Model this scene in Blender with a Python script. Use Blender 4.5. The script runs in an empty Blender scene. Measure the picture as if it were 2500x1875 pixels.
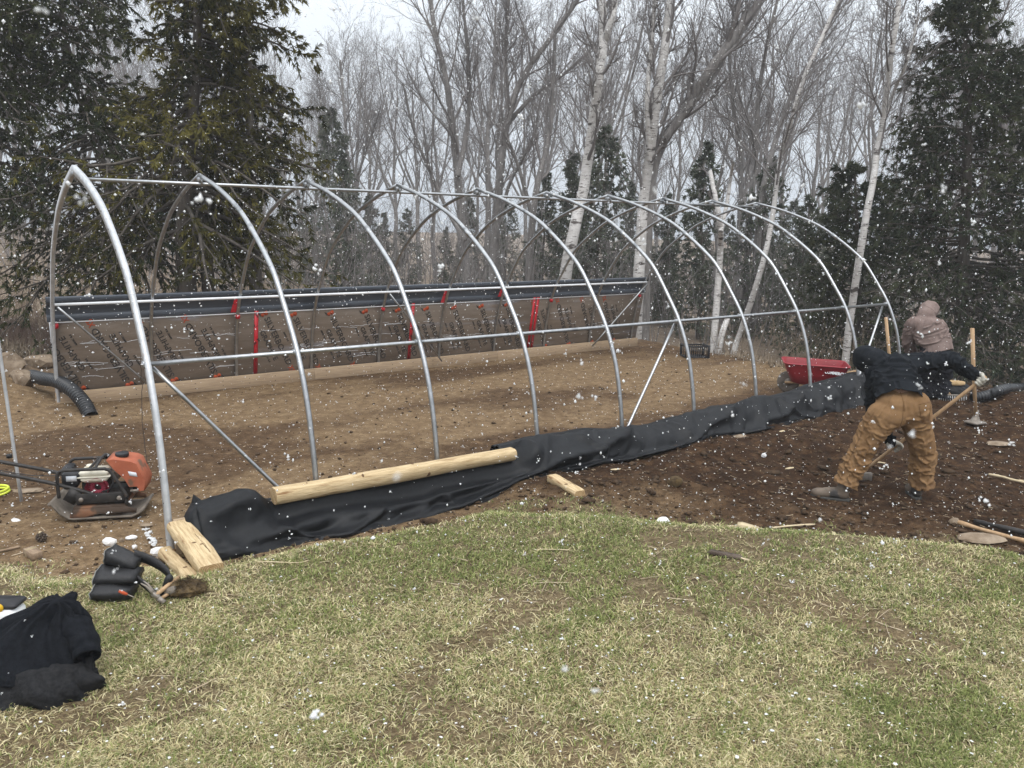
import bpy, bmesh, math, random
import numpy as np
from mathutils import Vector, Matrix
random.seed(7)
RNG = np.random.default_rng(11)
C = bpy.context.scene.collection
scene = bpy.context.scene
R = math.radians

# ------------------------------------------------------------------ camera
# world: x runs along the greenhouse, y across it (far wall at +3), z up, building pad at z = 0
PITCH, ROLL, YAW = .1966, .0182, .6396
CAM = np.array([-1.362, -9.2723, 2.5511])
FPX = 1942.37 / 2500 * 2212
FW = np.array([math.sin(YAW) * math.cos(PITCH), math.cos(YAW) * math.cos(PITCH), -math.sin(PITCH)])
RT = np.array([math.cos(YAW), -math.sin(YAW), 0.0])
FH = np.array([math.sin(YAW), math.cos(YAW), 0.0])
UP = np.cross(RT, FW)
RR = math.cos(ROLL) * RT + math.sin(ROLL) * UP
UU = -math.sin(ROLL) * RT + math.cos(ROLL) * UP
cd = bpy.data.cameras.new('camera')
cam = bpy.data.objects.new('camera', cd)
C.objects.link(cam)
cam.matrix_world = Matrix(((RR[0], UU[0], -FW[0], CAM[0]), (RR[1], UU[1], -FW[1], CAM[1]), (RR[2], UU[2], -FW[2], CAM[2]), (0, 0, 0, 1)))
cd.sensor_width = 36
cd.lens = 1942.37 / 2500 * 36
cd.clip_start = .05
cd.clip_end = 600
cd.dof.use_dof = True
cd.dof.focus_distance = 8.0
cd.dof.aperture_fstop = 5.6
scene.camera = cam

# ------------------------------------------------------------------ sky, sun, exposure
w = bpy.data.worlds.new('World')
scene.world = w
w.use_nodes = True
nt = w.node_tree
nt.nodes.clear()
wo = nt.nodes.new('ShaderNodeOutputWorld')
bg = nt.nodes.new('ShaderNodeBackground')
sky = nt.nodes.new('ShaderNodeTexSky')
sky.sky_type = 'NISHITA'
sky.sun_disc = False
SUN_EL, SUN_AZ = R(58), R(200)
sky.sun_elevation = SUN_EL
sky.sun_rotation = SUN_AZ
sky.air_density = 1.0
sky.dust_density = 4.0
tc = nt.nodes.new('ShaderNodeTexCoord')
sep = nt.nodes.new('ShaderNodeSeparateXYZ')
ramp = nt.nodes.new('ShaderNodeValToRGB')
ramp.color_ramp.elements[0].position = 0
ramp.color_ramp.elements[0].color = (.385, .425, .475, 1)
ramp.color_ramp.elements[1].position = 1
ramp.color_ramp.elements[1].color = (1.36, 1.41, 1.46, 1)
mul = nt.nodes.new('ShaderNodeMix'); mul.data_type = 'RGBA'; mul.blend_type = 'MULTIPLY'
mul.inputs[0].default_value = 1
mul.inputs[7].default_value = (13, 13, 13, 1)
mx = nt.nodes.new('ShaderNodeMix'); mx.data_type = 'RGBA'
mx.inputs[0].default_value = .93
L = nt.links.new
L(tc.outputs['Generated'], sep.inputs[0])
L(sep.outputs['Z'], ramp.inputs[0])
L(ramp.outputs[0], mul.inputs[6])
L(sky.outputs[0], mx.inputs[6])
L(mul.outputs[2], mx.inputs[7])
L(mx.outputs[2], bg.inputs[0])
bg.inputs[1].default_value = .10
L(bg.outputs[0], wo.inputs[0])
sl = bpy.data.lights.new('sun', 'SUN')
sl.energy = 1.3
sl.angle = R(35)
sl.color = (1, .97, .93)
so = bpy.data.objects.new('sun', sl)
C.objects.link(so)
so.rotation_euler = (R(90) - SUN_EL, 0, R(-25))
scene.view_settings.view_transform = 'Standard'
scene.view_settings.look = 'None'
scene.view_settings.exposure = 0.38
scene.view_settings.gamma = 1
scene.view_settings.use_curve_mapping = False
scene.cycles.use_denoising = True
scene.cycles.max_bounces = 8
scene.cycles.diffuse_bounces = 3
scene.cycles.transparent_max_bounces = 8
scene.cycles.volume_bounces = 4
scene.cycles.use_adaptive_sampling = True
scene.cycles.adaptive_threshold = .02

# ------------------------------------------------------------------ helpers
def vray(u, v):
    return FW + RR * (u - 1106) / FPX - UU * (v - 829.4) / FPX

def on_y(u, v, y):
    d = vray(u, v); return CAM + d * ((y - CAM[1]) / d[1])

def at_d(u, v, D):
    """point seen along a sight line, at horizontal distance D ahead"""
    d = vray(u, v); return CAM + d * (D / (d @ FH))

def smooth(a, b, x):
    t = np.clip((np.asarray(x, float) - a) / (b - a), 0, 1)
    return t * t * (3 - 2 * t)

def vnoise(x, y, seed=0):
    """2-D value noise, vectorised"""
    x = np.asarray(x, float); y = np.asarray(y, float)
    xi = np.floor(x).astype(np.int64); yi = np.floor(y).astype(np.int64)
    fx = x - xi; fy = y - yi
    fx = fx * fx * (3 - 2 * fx); fy = fy * fy * (3 - 2 * fy)
    def h(a, b):
        n = (a * 374761393 + b * 668265263 + seed * 974634777) & 0x7fffffff
        n = ((n ^ (n >> 13)) * 1274126177) & 0x7fffffff
        n = n ^ (n >> 16)
        return (n & 0xffff) / 65535.0
    return (h(xi, yi) * (1 - fx) + h(xi + 1, yi) * fx) * (1 - fy) + (h(xi, yi + 1) * (1 - fx) + h(xi + 1, yi + 1) * fx) * fy

def fbm(x, y, o=4, seed=0):
    s = 0; a = 1; t = 0
    for i in range(o):
        s = s + a * vnoise(x * 2 ** i, y * 2 ** i, seed + i); t += a; a *= .55
    return s / t

# the lawn's edge, as seen across the site (lateral, forward)
_edge = []
for u, v in [(-700, 1150), (0, 1195), (150, 1225), (230, 1230), (360, 1200), (430, 1228), (480, 1215), (600, 1184), (720, 1156), (850, 1136), (1000, 1106), (1060, 1092),
             (1200, 1100), (1350, 1110), (1500, 1122), (1700, 1130), (1850, 1142), (2060, 1162), (2212, 1204), (2700, 1330)]:
    d = vray(u, v); p = d * ((.05 - CAM[2]) / d[2])
    _edge.append((p @ RT, p @ FH))
EA = np.array([e[0] for e in _edge]); EB = np.array([e[1] for e in _edge])

def lawn_dist(x, y):
    a = (x - CAM[0]) * RT[0] + (y - CAM[1]) * RT[1]
    b = (x - CAM[0]) * FH[0] + (y - CAM[1]) * FH[1]
    return np.interp(a, EA, EB) - b

def height(x, y):
    x = np.asarray(x, float); y = np.asarray(y, float)
    ld = lawn_dist(x, y)
    h = .2 * smooth(.0, .7, ld)
    out = smooth(-3.08, -3.3, y)
    h = h + .13 * np.exp(-((y + 3.75) / .75) ** 2) * smooth(2.6, 3.4, x) * out
    h = h + .32 * np.exp(-((x - 11.0) / 1.5) ** 2 - ((y + 5.2) / 1.3) ** 2)
    far = smooth(11.6, 14.5, x) * smooth(-6, -2, y)
    h = h - .55 * far
    h = h - .9 * smooth(14, 40, x)
    back = smooth(5, 50, y)
    h = h + 2.2 * back * smooth(16, -4, x) + .9 * smooth(3.8, 8, y) * smooth(1.5, -2.5, x) * .5
    # the spoil heap left of the wall
    h = h + .38 * np.exp(-((x + .9) / .75) ** 2 - ((y - 4.0) / 1.0) ** 2)
    return h

def rough(x, y):
    """fine relief of the soil"""
    ld = lawn_dist(x, y)
    pad = smooth(-3.0, -2.9, y) * smooth(3.1, 2.9, y) * smooth(11.4, 11, x) * smooth(-.6, 0, x)
    dig = smooth(-3.1, -3.35, y) * smooth(.3, -.1, ld) * smooth(2.0, 3.2, x)
    back = smooth(11.0, 12.5, x) + smooth(3.2, 4, y)
    lawn = smooth(0, .3, ld)
    amp = .012 + .05 * dig + .05 * np.clip(back, 0, 1) + .02 * (1 - pad)
    n = (fbm(x * 1.7, y * 1.7, 3, 5) - .5) * 1.2 + (fbm(x * 6.3, y * 6.3, 3, 9) - .5) * .9
    rutted = smooth(.56, .70, fbm(x * .9 + 3, y * 2.6, 3, 21)) * (fbm(x * 11, y * 11, 2, 31) - .35) * .05 * pad
    return n * amp * (1 - .6 * lawn) + rutted

def ground(x, y):
    return height(x, y) + rough(x, y)

def gp(u, v, dz=0.0):
    """the ground point seen in a direction"""
    d = vray(u, v); z = 0.0
    for i in range(14):
        t = (z + dz - CAM[2]) / d[2]; p = CAM + d * t
        z = .5 * z + .5 * float(ground(p[0], p[1]))
    return np.array([p[0], p[1], float(ground(p[0], p[1]))])

def ud(u, D):
    d = vray(u, 490); p = CAM + d * (D / (d @ FH))
    return p[0], p[1], float(height(p[0], p[1]))

def tag(o, label=None, cat=None, group=None, kind=None):
    if label: o['label'] = label
    if cat: o['category'] = cat
    if group: o['group'] = group
    if kind: o['kind'] = kind
    return o

def empty(name, loc, label, cat, group=None, rot=(0, 0, 0)):
    o = bpy.data.objects.new(name, None)
    o.location = loc; o.rotation_euler = rot
    o.empty_display_size = .1
    C.objects.link(o)
    return tag(o, label, cat, group)

def link(name, me, mat=None, parent=None, smooth_=False):
    if mat is not None and not me.materials:
        me.materials.append(mat)
    if smooth_:
        me.polygons.foreach_set('use_smooth', np.ones(len(me.polygons), bool))
    o = bpy.data.objects.new(name, me)
    C.objects.link(o)
    if parent is not None: o.parent = parent
    return o

def npmesh(name, V, Q=None, T=None, col=None, attrs=None):
    me = bpy.data.meshes.new(name)
    V = np.asarray(V, np.float32).reshape(-1, 3)
    q = np.zeros((0, 4), np.int32) if Q is None else np.asarray(Q, np.int32).reshape(-1, 4)
    t = np.zeros((0, 3), np.int32) if T is None else np.asarray(T, np.int32).reshape(-1, 3)
    me.vertices.add(len(V)); me.vertices.foreach_set('co', V.ravel())
    nl = q.size + t.size
    me.loops.add(nl); me.loops.foreach_set('vertex_index', np.concatenate([q.ravel(), t.ravel()]))
    me.polygons.add(len(q) + len(t))
    ls = np.concatenate([np.arange(len(q)) * 4, q.size + np.arange(len(t)) * 3]).astype(np.int32)
    me.polygons.foreach_set('loop_start', ls)
    try:
        me.polygons.foreach_set('loop_total', np.concatenate([np.full(len(q), 4), np.full(len(t), 3)]).astype(np.int32))
    except Exception:
        pass
    if col is not None:
        a = me.attributes.new('tint', 'FLOAT_COLOR', 'POINT')
        c4 = np.ones((len(V), 4), np.float32); c4[:, :3] = col
        a.data.foreach_set('color', c4.ravel())
    for k, val in (attrs or {}).items():
        a = me.attributes.new(k, 'FLOAT', 'POINT'); a.data.foreach_set('value', np.asarray(val, np.float32))
    me.update(calc_edges=True)
    return me

class MB:
    """collects boxes, tubes, lathes and grids into one mesh"""
    def __init__(s): s.V = []; s.Q = []; s.T = []; s.n = 0
    def add(s, V, Q=None, T=None):
        V = np.asarray(V, float).reshape(-1, 3); s.V.append(V)
        if Q is not None and len(Q): s.Q.append(np.asarray(Q, int).reshape(-1, 4) + s.n)
        if T is not None and len(T): s.T.append(np.asarray(T, int).reshape(-1, 3) + s.n)
        s.n += len(V); return s
    def box(s, c, size, rot=None, taper=1.0, bev=0.0):
        hx, hy, hz = [q / 2 for q in size]
        b = bev
        if b > 0:
            prof = [(-hx + b, -hy), (hx - b, -hy), (hx, -hy + b), (hx, hy - b), (hx - b, hy), (-hx + b, hy), (-hx, hy - b), (-hx, -hy + b)]
            rings = []
            for z, k in ((-hz, 1 - b / max(hx, hy)), (-hz + b, 1), (hz - b, taper), (hz, taper - b / max(hx, hy))):
                rings.append([(x * k, y * k, z) for x, y in prof])
            V = np.array(rings).reshape(-1, 3); Q = []; T = []
            for r in range(3):
                for i in range(8):
                    j = (i + 1) % 8; Q.append((r * 8 + i, r * 8 + j, r * 8 + 8 + j, r * 8 + 8 + i))
            for i in range(1, 7):
                T.append((0, i + 1, i)); T.append((24, 24 + i, 25 + i))
        else:
            V = np.array([(x * hx * (taper if z > 0 else 1), y * hy * (taper if z > 0 else 1), z * hz) for z in (-1, 1) for y in (-1, 1) for x in (-1, 1)])
            Q = [(0, 2, 3, 1), (4, 5, 7, 6), (0, 1, 5, 4), (2, 6, 7, 3), (0, 4, 6, 2), (1, 3, 7, 5)]; T = []
        if rot is not None: V = V @ np.array(rot).T
        return s.add(V + np.array(c), Q, T)
    def tube(s, P, r, n=8, cap=True, flat=1.0, ref=None):
        P = np.asarray(P, float); k = len(P)
        r = np.broadcast_to(np.asarray(r, float), (k,))
        tg = np.gradient(P, axis=0); tg /= np.linalg.norm(tg, axis=1)[:, None] + 1e-12
        a = np.array(ref if ref is not None else ((0, 0, 1) if abs(tg[:, 2]).mean() < .8 else (1, 0, 0)), float)
        V = []
        for i in range(k):
            x = np.cross(tg[i], a); x /= np.linalg.norm(x) + 1e-12; y = np.cross(x, tg[i])
            for j in range(n):
                t = 2 * math.pi * (j + .5) / n
                V.append(P[i] + r[i] * (math.cos(t) * x + flat * math.sin(t) * y))
        Q = [(i * n + j, i * n + (j + 1) % n, (i + 1) * n + (j + 1) % n, (i + 1) * n + j) for i in range(k - 1) for j in range(n)]
        T = []
        if cap:
            V.append(P[0]); V.append(P[-1]); m = k * n
            for j in range(n):
                T.append((m, (j + 1) % n, j)); T.append((m + 1, (k - 1) * n + j, (k - 1) * n + (j + 1) % n))
        return s.add(V, Q, T)
    def lathe(s, prof, c=(0, 0, 0), n=16, rot=None):
        V = [(r * math.cos(2 * math.pi * j / n), r * math.sin(2 * math.pi * j / n), z) for r, z in prof for j in range(n)]
        k = len(prof)
        Q = [(i * n + j, i * n + (j + 1) % n, (i + 1) * n + (j + 1) % n, (i + 1) * n + j) for i in range(k - 1) for j in range(n)]
        V = np.array(V)
        if rot is not None: V = V @ np.array(rot).T
        return s.add(V + np.array(c), Q)
    def poly(s, pts, thick, nrm):
        """a flat outline given thickness"""
        pts = np.asarray(pts, float); n = len(pts); nv = np.asarray(nrm, float) * thick / 2
        V = np.concatenate([pts + nv, pts - nv, [pts.mean(0) + nv, pts.mean(0) - nv]])
        Q = [(i, n + i, n + (i + 1) % n, (i + 1) % n) for i in range(n)]
        T = [(2 * n, i, (i + 1) % n) for i in range(n)] + [(2 * n + 1, n + (i + 1) % n, n + i) for i in range(n)]
        return s.add(V, Q, T)
    def grid(s, G):
        G = np.asarray(G, float); a, b, _ = G.shape
        i = np.arange(a - 1)[:, None] * b + np.arange(b - 1)[None, :]
        return s.add(G.reshape(-1, 3), np.stack([i, i + 1, i + b + 1, i + b], -1).reshape(-1, 4))
    def mesh(s, name):
        return npmesh(name, np.concatenate(s.V), np.concatenate(s.Q) if s.Q else None, np.concatenate(s.T) if s.T else None)
    def build(s, name, mat, parent=None, smooth_=False):
        me = s.mesh(name)
        bm = bmesh.new(); bm.from_mesh(me); bmesh.ops.recalc_face_normals(bm, faces=bm.faces); bm.to_mesh(me); bm.free()
        return link(name, me, mat, parent, smooth_)

def spline(P, n):
    """Catmull-Rom through points"""
    P = np.asarray(P, float); P = np.vstack([2 * P[0] - P[1], P, 2 * P[-1] - P[-2]])
    k = len(P) - 3; out = []
    for q in np.linspace(0, k - 1e-9, n):
        i = int(q); t = q - i; a, b, c, d = P[i:i + 4]
        out.append(.5 * ((2 * b) + (c - a) * t + (2 * a - 5 * b + 4 * c - d) * t ** 2 + (3 * b - a - 3 * c + d) * t ** 3))
    return np.array(out)

def Rz(a): return np.array(Matrix.Rotation(a, 3, 'Z'))
def Rx(a): return np.array(Matrix.Rotation(a, 3, 'X'))
def Ry(a): return np.array(Matrix.Rotation(a, 3, 'Y'))

# ------------------------------------------------------------------ materials
def mat(name, c1, c2=None, scale=8, rough=.8, bump=0, bscale=None, metal=0, stretch=(1, 1, 1), spec=.3, lo=.35, hi=.65, detail=5, c3=None, s3=1.0, t3=.6, attr=False, trans=0):
    m = bpy.data.materials.new(name); m.use_nodes = True
    t = m.node_tree; N = t.nodes; b = N['Principled BSDF']
    b.inputs['Roughness'].default_value = rough
    b.inputs['Metallic'].default_value = metal
    b.inputs['Specular IOR Level'].default_value = spec
    c2 = c2 or c1
    tcn = N.new('ShaderNodeTexCoord'); mp = N.new('ShaderNodeMapping'); mp.inputs['Scale'].default_value = stretch
    t.links.new(tcn.outputs['Object'], mp.inputs[0])
    nz = N.new('ShaderNodeTexNoise'); nz.inputs['Scale'].default_value = scale; nz.inputs['Detail'].default_value = detail; nz.inputs['Roughness'].default_value = .65
    t.links.new(mp.outputs[0], nz.inputs['Vector'])
    cr = N.new('ShaderNodeValToRGB')
    cr.color_ramp.elements[0].position = lo; cr.color_ramp.elements[0].color = (*c1, 1)
    cr.color_ramp.elements[1].position = hi; cr.color_ramp.elements[1].color = (*c2, 1)
    t.links.new(nz.outputs['Fac'], cr.inputs[0])
    out = cr.outputs[0]
    if c3:
        n3 = N.new('ShaderNodeTexNoise'); n3.inputs['Scale'].default_value = s3; n3.inputs['Detail'].default_value = 6
        t.links.new(mp.outputs[0], n3.inputs['Vector'])
        r3 = N.new('ShaderNodeValToRGB'); r3.color_ramp.elements[0].position = t3; r3.color_ramp.elements[1].position = t3 + .07
        t.links.new(n3.outputs['Fac'], r3.inputs[0])
        mm = N.new('ShaderNodeMix'); mm.data_type = 'RGBA'; mm.inputs[7].default_value = (*c3, 1)
        t.links.new(r3.outputs[0], mm.inputs[0]); t.links.new(out, mm.inputs[6]); out = mm.outputs[2]
    if attr:
        at = N.new('ShaderNodeAttribute'); at.attribute_name = 'tint'
        mm = N.new('ShaderNodeMix'); mm.data_type = 'RGBA'; mm.blend_type = 'MULTIPLY'; mm.inputs[0].default_value = 1
        t.links.new(out, mm.inputs[6]); t.links.new(at.outputs['Color'], mm.inputs[7]); out = mm.outputs[2]
    t.links.new(out, b.inputs['Base Color'])
    if bump:
        nb = N.new('ShaderNodeTexNoise'); nb.inputs['Scale'].default_value = bscale or scale * 3; nb.inputs['Detail'].default_value = 6
        t.links.new(mp.outputs[0], nb.inputs['Vector'])
        bp = N.new('ShaderNodeBump'); bp.inputs['Strength'].default_value = bump; bp.inputs['Distance'].default_value = .02
        t.links.new(nb.outputs['Fac'], bp.inputs['Height']); t.links.new(bp.outputs[0], b.inputs['Normal'])
    if trans:
        tr = N.new('ShaderNodeBsdfTranslucent'); ms = N.new('ShaderNodeMixShader'); ms.inputs[0].default_value = trans
        t.links.new(out, tr.inputs['Color'])
        t.links.new(b.outputs[0], ms.inputs[1]); t.links.new(tr.outputs[0], ms.inputs[2])
        t.links.new(ms.outputs[0], N['Material Output'].inputs[0])
    return m

M = {}
M['steel'] = mat('galvanised_tube', (.33, .34, .35), (.46, .47, .48), 14, .34, .05, metal=.92, c3=(.22, .23, .24), s3=3.5, t3=.64)
M['steel_end'] = mat('galvanised_channel', (.44, .455, .47), (.60, .615, .63), 9, .5, .05, metal=.45, c3=(.30, .20, .14), s3=5.5, t3=.66)
M['black_metal'] = mat('dark_sheet_metal', (.035, .043, .056), (.06, .07, .088), 3, .45, .02, stretch=(.3, 4, 4), spec=.5)
M['white_trim'] = mat('white_trim', (.75, .76, .78), (.6, .62, .64), 5, .4)
M['lumber'] = mat('pale_lumber', (.30, .215, .14), (.42, .31, .20), 6, .75, .1, stretch=(.6, 6, 9), c3=(.17, .10, .055), s3=1.9, t3=.66)
M['panel'] = mat('foil_faced_insulation', (.165, .128, .098), (.235, .19, .152), 2.5, .36, .12, bscale=9, metal=.25, stretch=(.5, 1, 3.2), c3=(.24, .22, .22), s3=1.5, t3=.60)
M['red_tape'] = mat('red_tape', (.40, .012, .02), (.50, .02, .03), 5, .35, c3=(.06, .008, .008), s3=14, t3=.58)
M['print_black'] = mat('black_print', (.026, .023, .021), (.06, .05, .044), 22)
M['print_orange'] = mat('orange_print', (.40, .07, .025))
M['fabric'] = mat('black_landscape_fabric', (.004, .0046, .006), (.0085, .0096, .012), 30, .52, .1, 260, spec=.24)
M['log'] = mat('peeled_log', (.34, .235, .12), (.58, .45, .27), 7, .8, .4, stretch=(.8, 9, 9), bscale=12, lo=.32, hi=.6, c3=(.24, .135, .06), s3=2.6, t3=.62)
M['logend'] = mat('sawn_log_end', (.38, .25, .12), (.60, .44, .25), 16, .8, .1)
def rings_on(m):
    t = m.node_tree; N = t.nodes; b = N['Principled BSDF']; src = b.inputs['Base Color'].links[0].from_socket
    tcn = N.new('ShaderNodeTexCoord'); w_ = N.new('ShaderNodeTexWave'); w_.wave_type = 'RINGS'; w_.rings_direction = 'X'; w_.inputs['Scale'].default_value = 22; w_.inputs['Distortion'].default_value = 2.5; w_.inputs['Detail'].default_value = 3
    t.links.new(tcn.outputs['Object'], w_.inputs['Vector'])
    r = N.new('ShaderNodeValToRGB'); r.color_ramp.elements[0].color = (.62, .58, .52, 1); r.color_ramp.elements[1].color = (1.05, 1.05, 1.05, 1)
    t.links.new(w_.outputs['Fac'], r.inputs[0])
    q = N.new('ShaderNodeMix'); q.data_type = 'RGBA'; q.blend_type = 'MULTIPLY'; q.inputs[0].default_value = 1
    t.links.new(src, q.inputs[6]); t.links.new(r.outputs[0], q.inputs[7]); t.links.new(q.outputs[2], b.inputs['Base Color'])
rings_on(M['logend'])
M['bark'] = mat('grey_bark', (.13, .122, .118), (.24, .225, .215), 14, .9, .5, stretch=(1, 1, .25), bscale=30)
M['twig'] = mat('bare_twigs', (.15, .137, .133), (.21, .195, .19), 3, .85)
M['cedarbark'] = mat('cedar_bark', (.06, .05, .043), (.13, .115, .10), 12, .95, .8, stretch=(1, 1, .12), bscale=25)
M['needles'] = mat('cedar_foliage', (.8, .8, .8), (1.15, 1.15, 1.1), 1.1, .8, attr=True, spec=.1, trans=.08)
M['snow'] = mat('snow', (.93, .94, .95), None, 5, .7, trans=.45)
M['rock'] = mat('brown_rock', (.16, .115, .075), (.28, .22, .16), 9, .85, .4)
M['whiterock'] = mat('white_rock', (.62, .61, .60), (.82, .82, .82), 9, .8, .3, c3=(.30, .26, .22), s3=7, t3=.63)
M['soil'] = mat('soil_clods', (.032, .019, .010), (.08, .05, .029), 20, .95)
M['drain'] = mat('black_corrugated_plastic', (.014, .015, .018), (.025, .027, .03), 6, .38, spec=.45)
# ------------------------------------------------------------------ ground
def lines(a, b, step, lo, hi, g=1.14):
    c = list(np.arange(a, b + step / 2, step)); s = step; x = a; left = []
    while x > lo: s *= g; x -= s; left.append(x)
    s = step; x = c[-1]; right = []
    while x < hi: s *= g; x += s; right.append(x)
    return np.array(left[::-1] + c + right)
gx = lines(-2.6, 13.5, .062, -160, 220); gy = lines(-8.4, 4.2, .058, -60, 300)
X, Y = np.meshgrid(gx, gy)
Z = ground(X, Y)
nx, ny = len(gx), len(gy)
i = np.arange(ny - 1)[:, None] * nx + np.arange(nx - 1)[None, :]
Q = np.stack([i, i + 1, i + nx + 1, i + nx], -1).reshape(-1, 4)
xf, yf = X.ravel(), Y.ravel()
ld = lawn_dist(xf, yf) + (fbm(xf * 2.2, yf * 2.2, 4, 3) - .5) * 1.0 + (fbm(xf * 8, yf * 8, 3, 4) - .5) * .5
lawnm = smooth(-.15, .3, ld)
bare = smooth(.60, .72, fbm(xf * 1.3 + 9, yf * 1.3, 4, 14)) * .7
dig = smooth(-3.15, -3.4, yf + (fbm(xf * 3, yf * 3, 3, 8) - .5) * .3) * smooth(1.2, 3.2, xf) * (1 - .55 * smooth(-.9, -.1, ld))
hill = np.clip(smooth(3.6, 7.5, yf + (fbm(xf * .8, yf * .8, 3, 18) - .5) * 3) + smooth(12, 15, xf), 0, 1)
wet = smooth(.42, .62, fbm(xf * .35 + 4, yf * .9, 4, 41))
me = npmesh('ground', np.stack([xf, yf, Z.ravel()], -1), Q, attrs={'lawn': lawnm * (1 - .5 * bare), 'dig': dig, 'hill': hill, 'wet': wet})

def ground_mat():
    m = bpy.data.materials.new('soil_and_lawn'); m.use_nodes = True
    t = m.node_tree; N = t.nodes; b = N['Principled BSDF']; b.inputs['Roughness'].default_value = .95; b.inputs['Specular IOR Level'].default_value = .15
    tcn = N.new('ShaderNodeTexCoord')
    def noise(s, d=6, st=(1, 1, 1)):
        mp = N.new('ShaderNodeMapping'); mp.inputs['Scale'].default_value = st
        t.links.new(tcn.outputs['Object'], mp.inputs[0])
        n = N.new('ShaderNodeTexNoise'); n.inputs['Scale'].default_value = s; n.inputs['Detail'].default_value = d; n.inputs['Roughness'].default_value = .68
        t.links.new(mp.outputs[0], n.inputs['Vector']); return n.outputs['Fac']
    def rampc(f, cols):
        r = N.new('ShaderNodeValToRGB'); e = r.color_ramp.elements
        while len(e) < len(cols): e.new(.5)
        for k, (p, c) in enumerate(cols): e[k].position = p; e[k].color = (*c, 1)
        t.links.new(f, r.inputs[0]); return r.outputs[0]
    def mixc(f, a, c):
        q = N.new('ShaderNodeMix'); q.data_type = 'RGBA'
        t.links.new(f, q.inputs[0]); t.links.new(a, q.inputs[6]); t.links.new(c, q.inputs[7]); return q.outputs[2]
    def attr(n):
        a = N.new('ShaderNodeAttribute'); a.attribute_name = n; return a.outputs['Fac']
    n1 = noise(7); n2 = noise(34, 4); n3 = noise(90, 3, (1, 1.6, 1))
    pad = rampc(n1, [(.30, (.122, .076, .040)), (.50, (.20, .136, .077)), (.68, (.285, .204, .12))])
    padw = rampc(n1, [(.3, (.058, .033, .017)), (.55, (.108, .067, .037)), (.7, (.185, .125, .073))])
    pad = mixc(attr('wet'), pad, padw)
    digc = rampc(n1, [(.3, (.017, .0078, .0034)), (.52, (.044, .0225, .0105)), (.7, (.10, .057, .029))])
    base = mixc(attr('dig'), pad, digc)
    hillc = rampc(n1, [(.3, (.085, .066, .052)), (.5, (.19, .15, .115)), (.7, (.28, .225, .17))])
    base = mixc(attr('hill'), base, hillc)
    lawnc = rampc(n2, [(.3, (.07, .052, .03)), (.5, (.16, .125, .072)), (.7, (.29, .24, .145))])
    base = mixc(attr('lawn'), base, lawnc)
    n4 = noise(17, 5, (1, 1.8, 1)); mid = rampc(n4, [(.32, (.60, .57, .54)), (.5, (.98, .98, .98)), (.70, (1.22, 1.2, 1.17))])
    qm = N.new('ShaderNodeMix'); qm.data_type = 'RGBA'; qm.blend_type = 'MULTIPLY'; qm.inputs[0].default_value = 1
    t.links.new(base, qm.inputs[6]); t.links.new(mid, qm.inputs[7]); base = qm.outputs[2]
    # crumbs of dark and pale soil
    sp = rampc(n3, [(.36, (.55, .52, .50)), (.5, (1, 1, 1)), (.72, (1.35, 1.32, 1.28))])
    q = N.new('ShaderNodeMix'); q.data_type = 'RGBA'; q.blend_type = 'MULTIPLY'; q.inputs[0].default_value = 1
    t.links.new(base, q.inputs[6]); t.links.new(sp, q.inputs[7])
    t.links.new(q.outputs[2], b.inputs['Base Color'])
    bp = N.new('ShaderNodeBump'); bp.inputs['Strength'].default_value = .8; bp.inputs['Distance'].default_value = .025
    ad = N.new('ShaderNodeMath'); ad.operation = 'MULTIPLY_ADD'; ad.inputs[1].default_value = .5
    t.links.new(n3, ad.inputs[0]); t.links.new(n2, ad.inputs[2])
    t.links.new(ad.outputs[0], bp.inputs['Height']); t.links.new(bp.outputs[0], b.inputs['Normal'])
    return m
M['ground'] = ground_mat()
tag(link('ground', me, M['ground'], smooth_=True), kind='structure')

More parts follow.
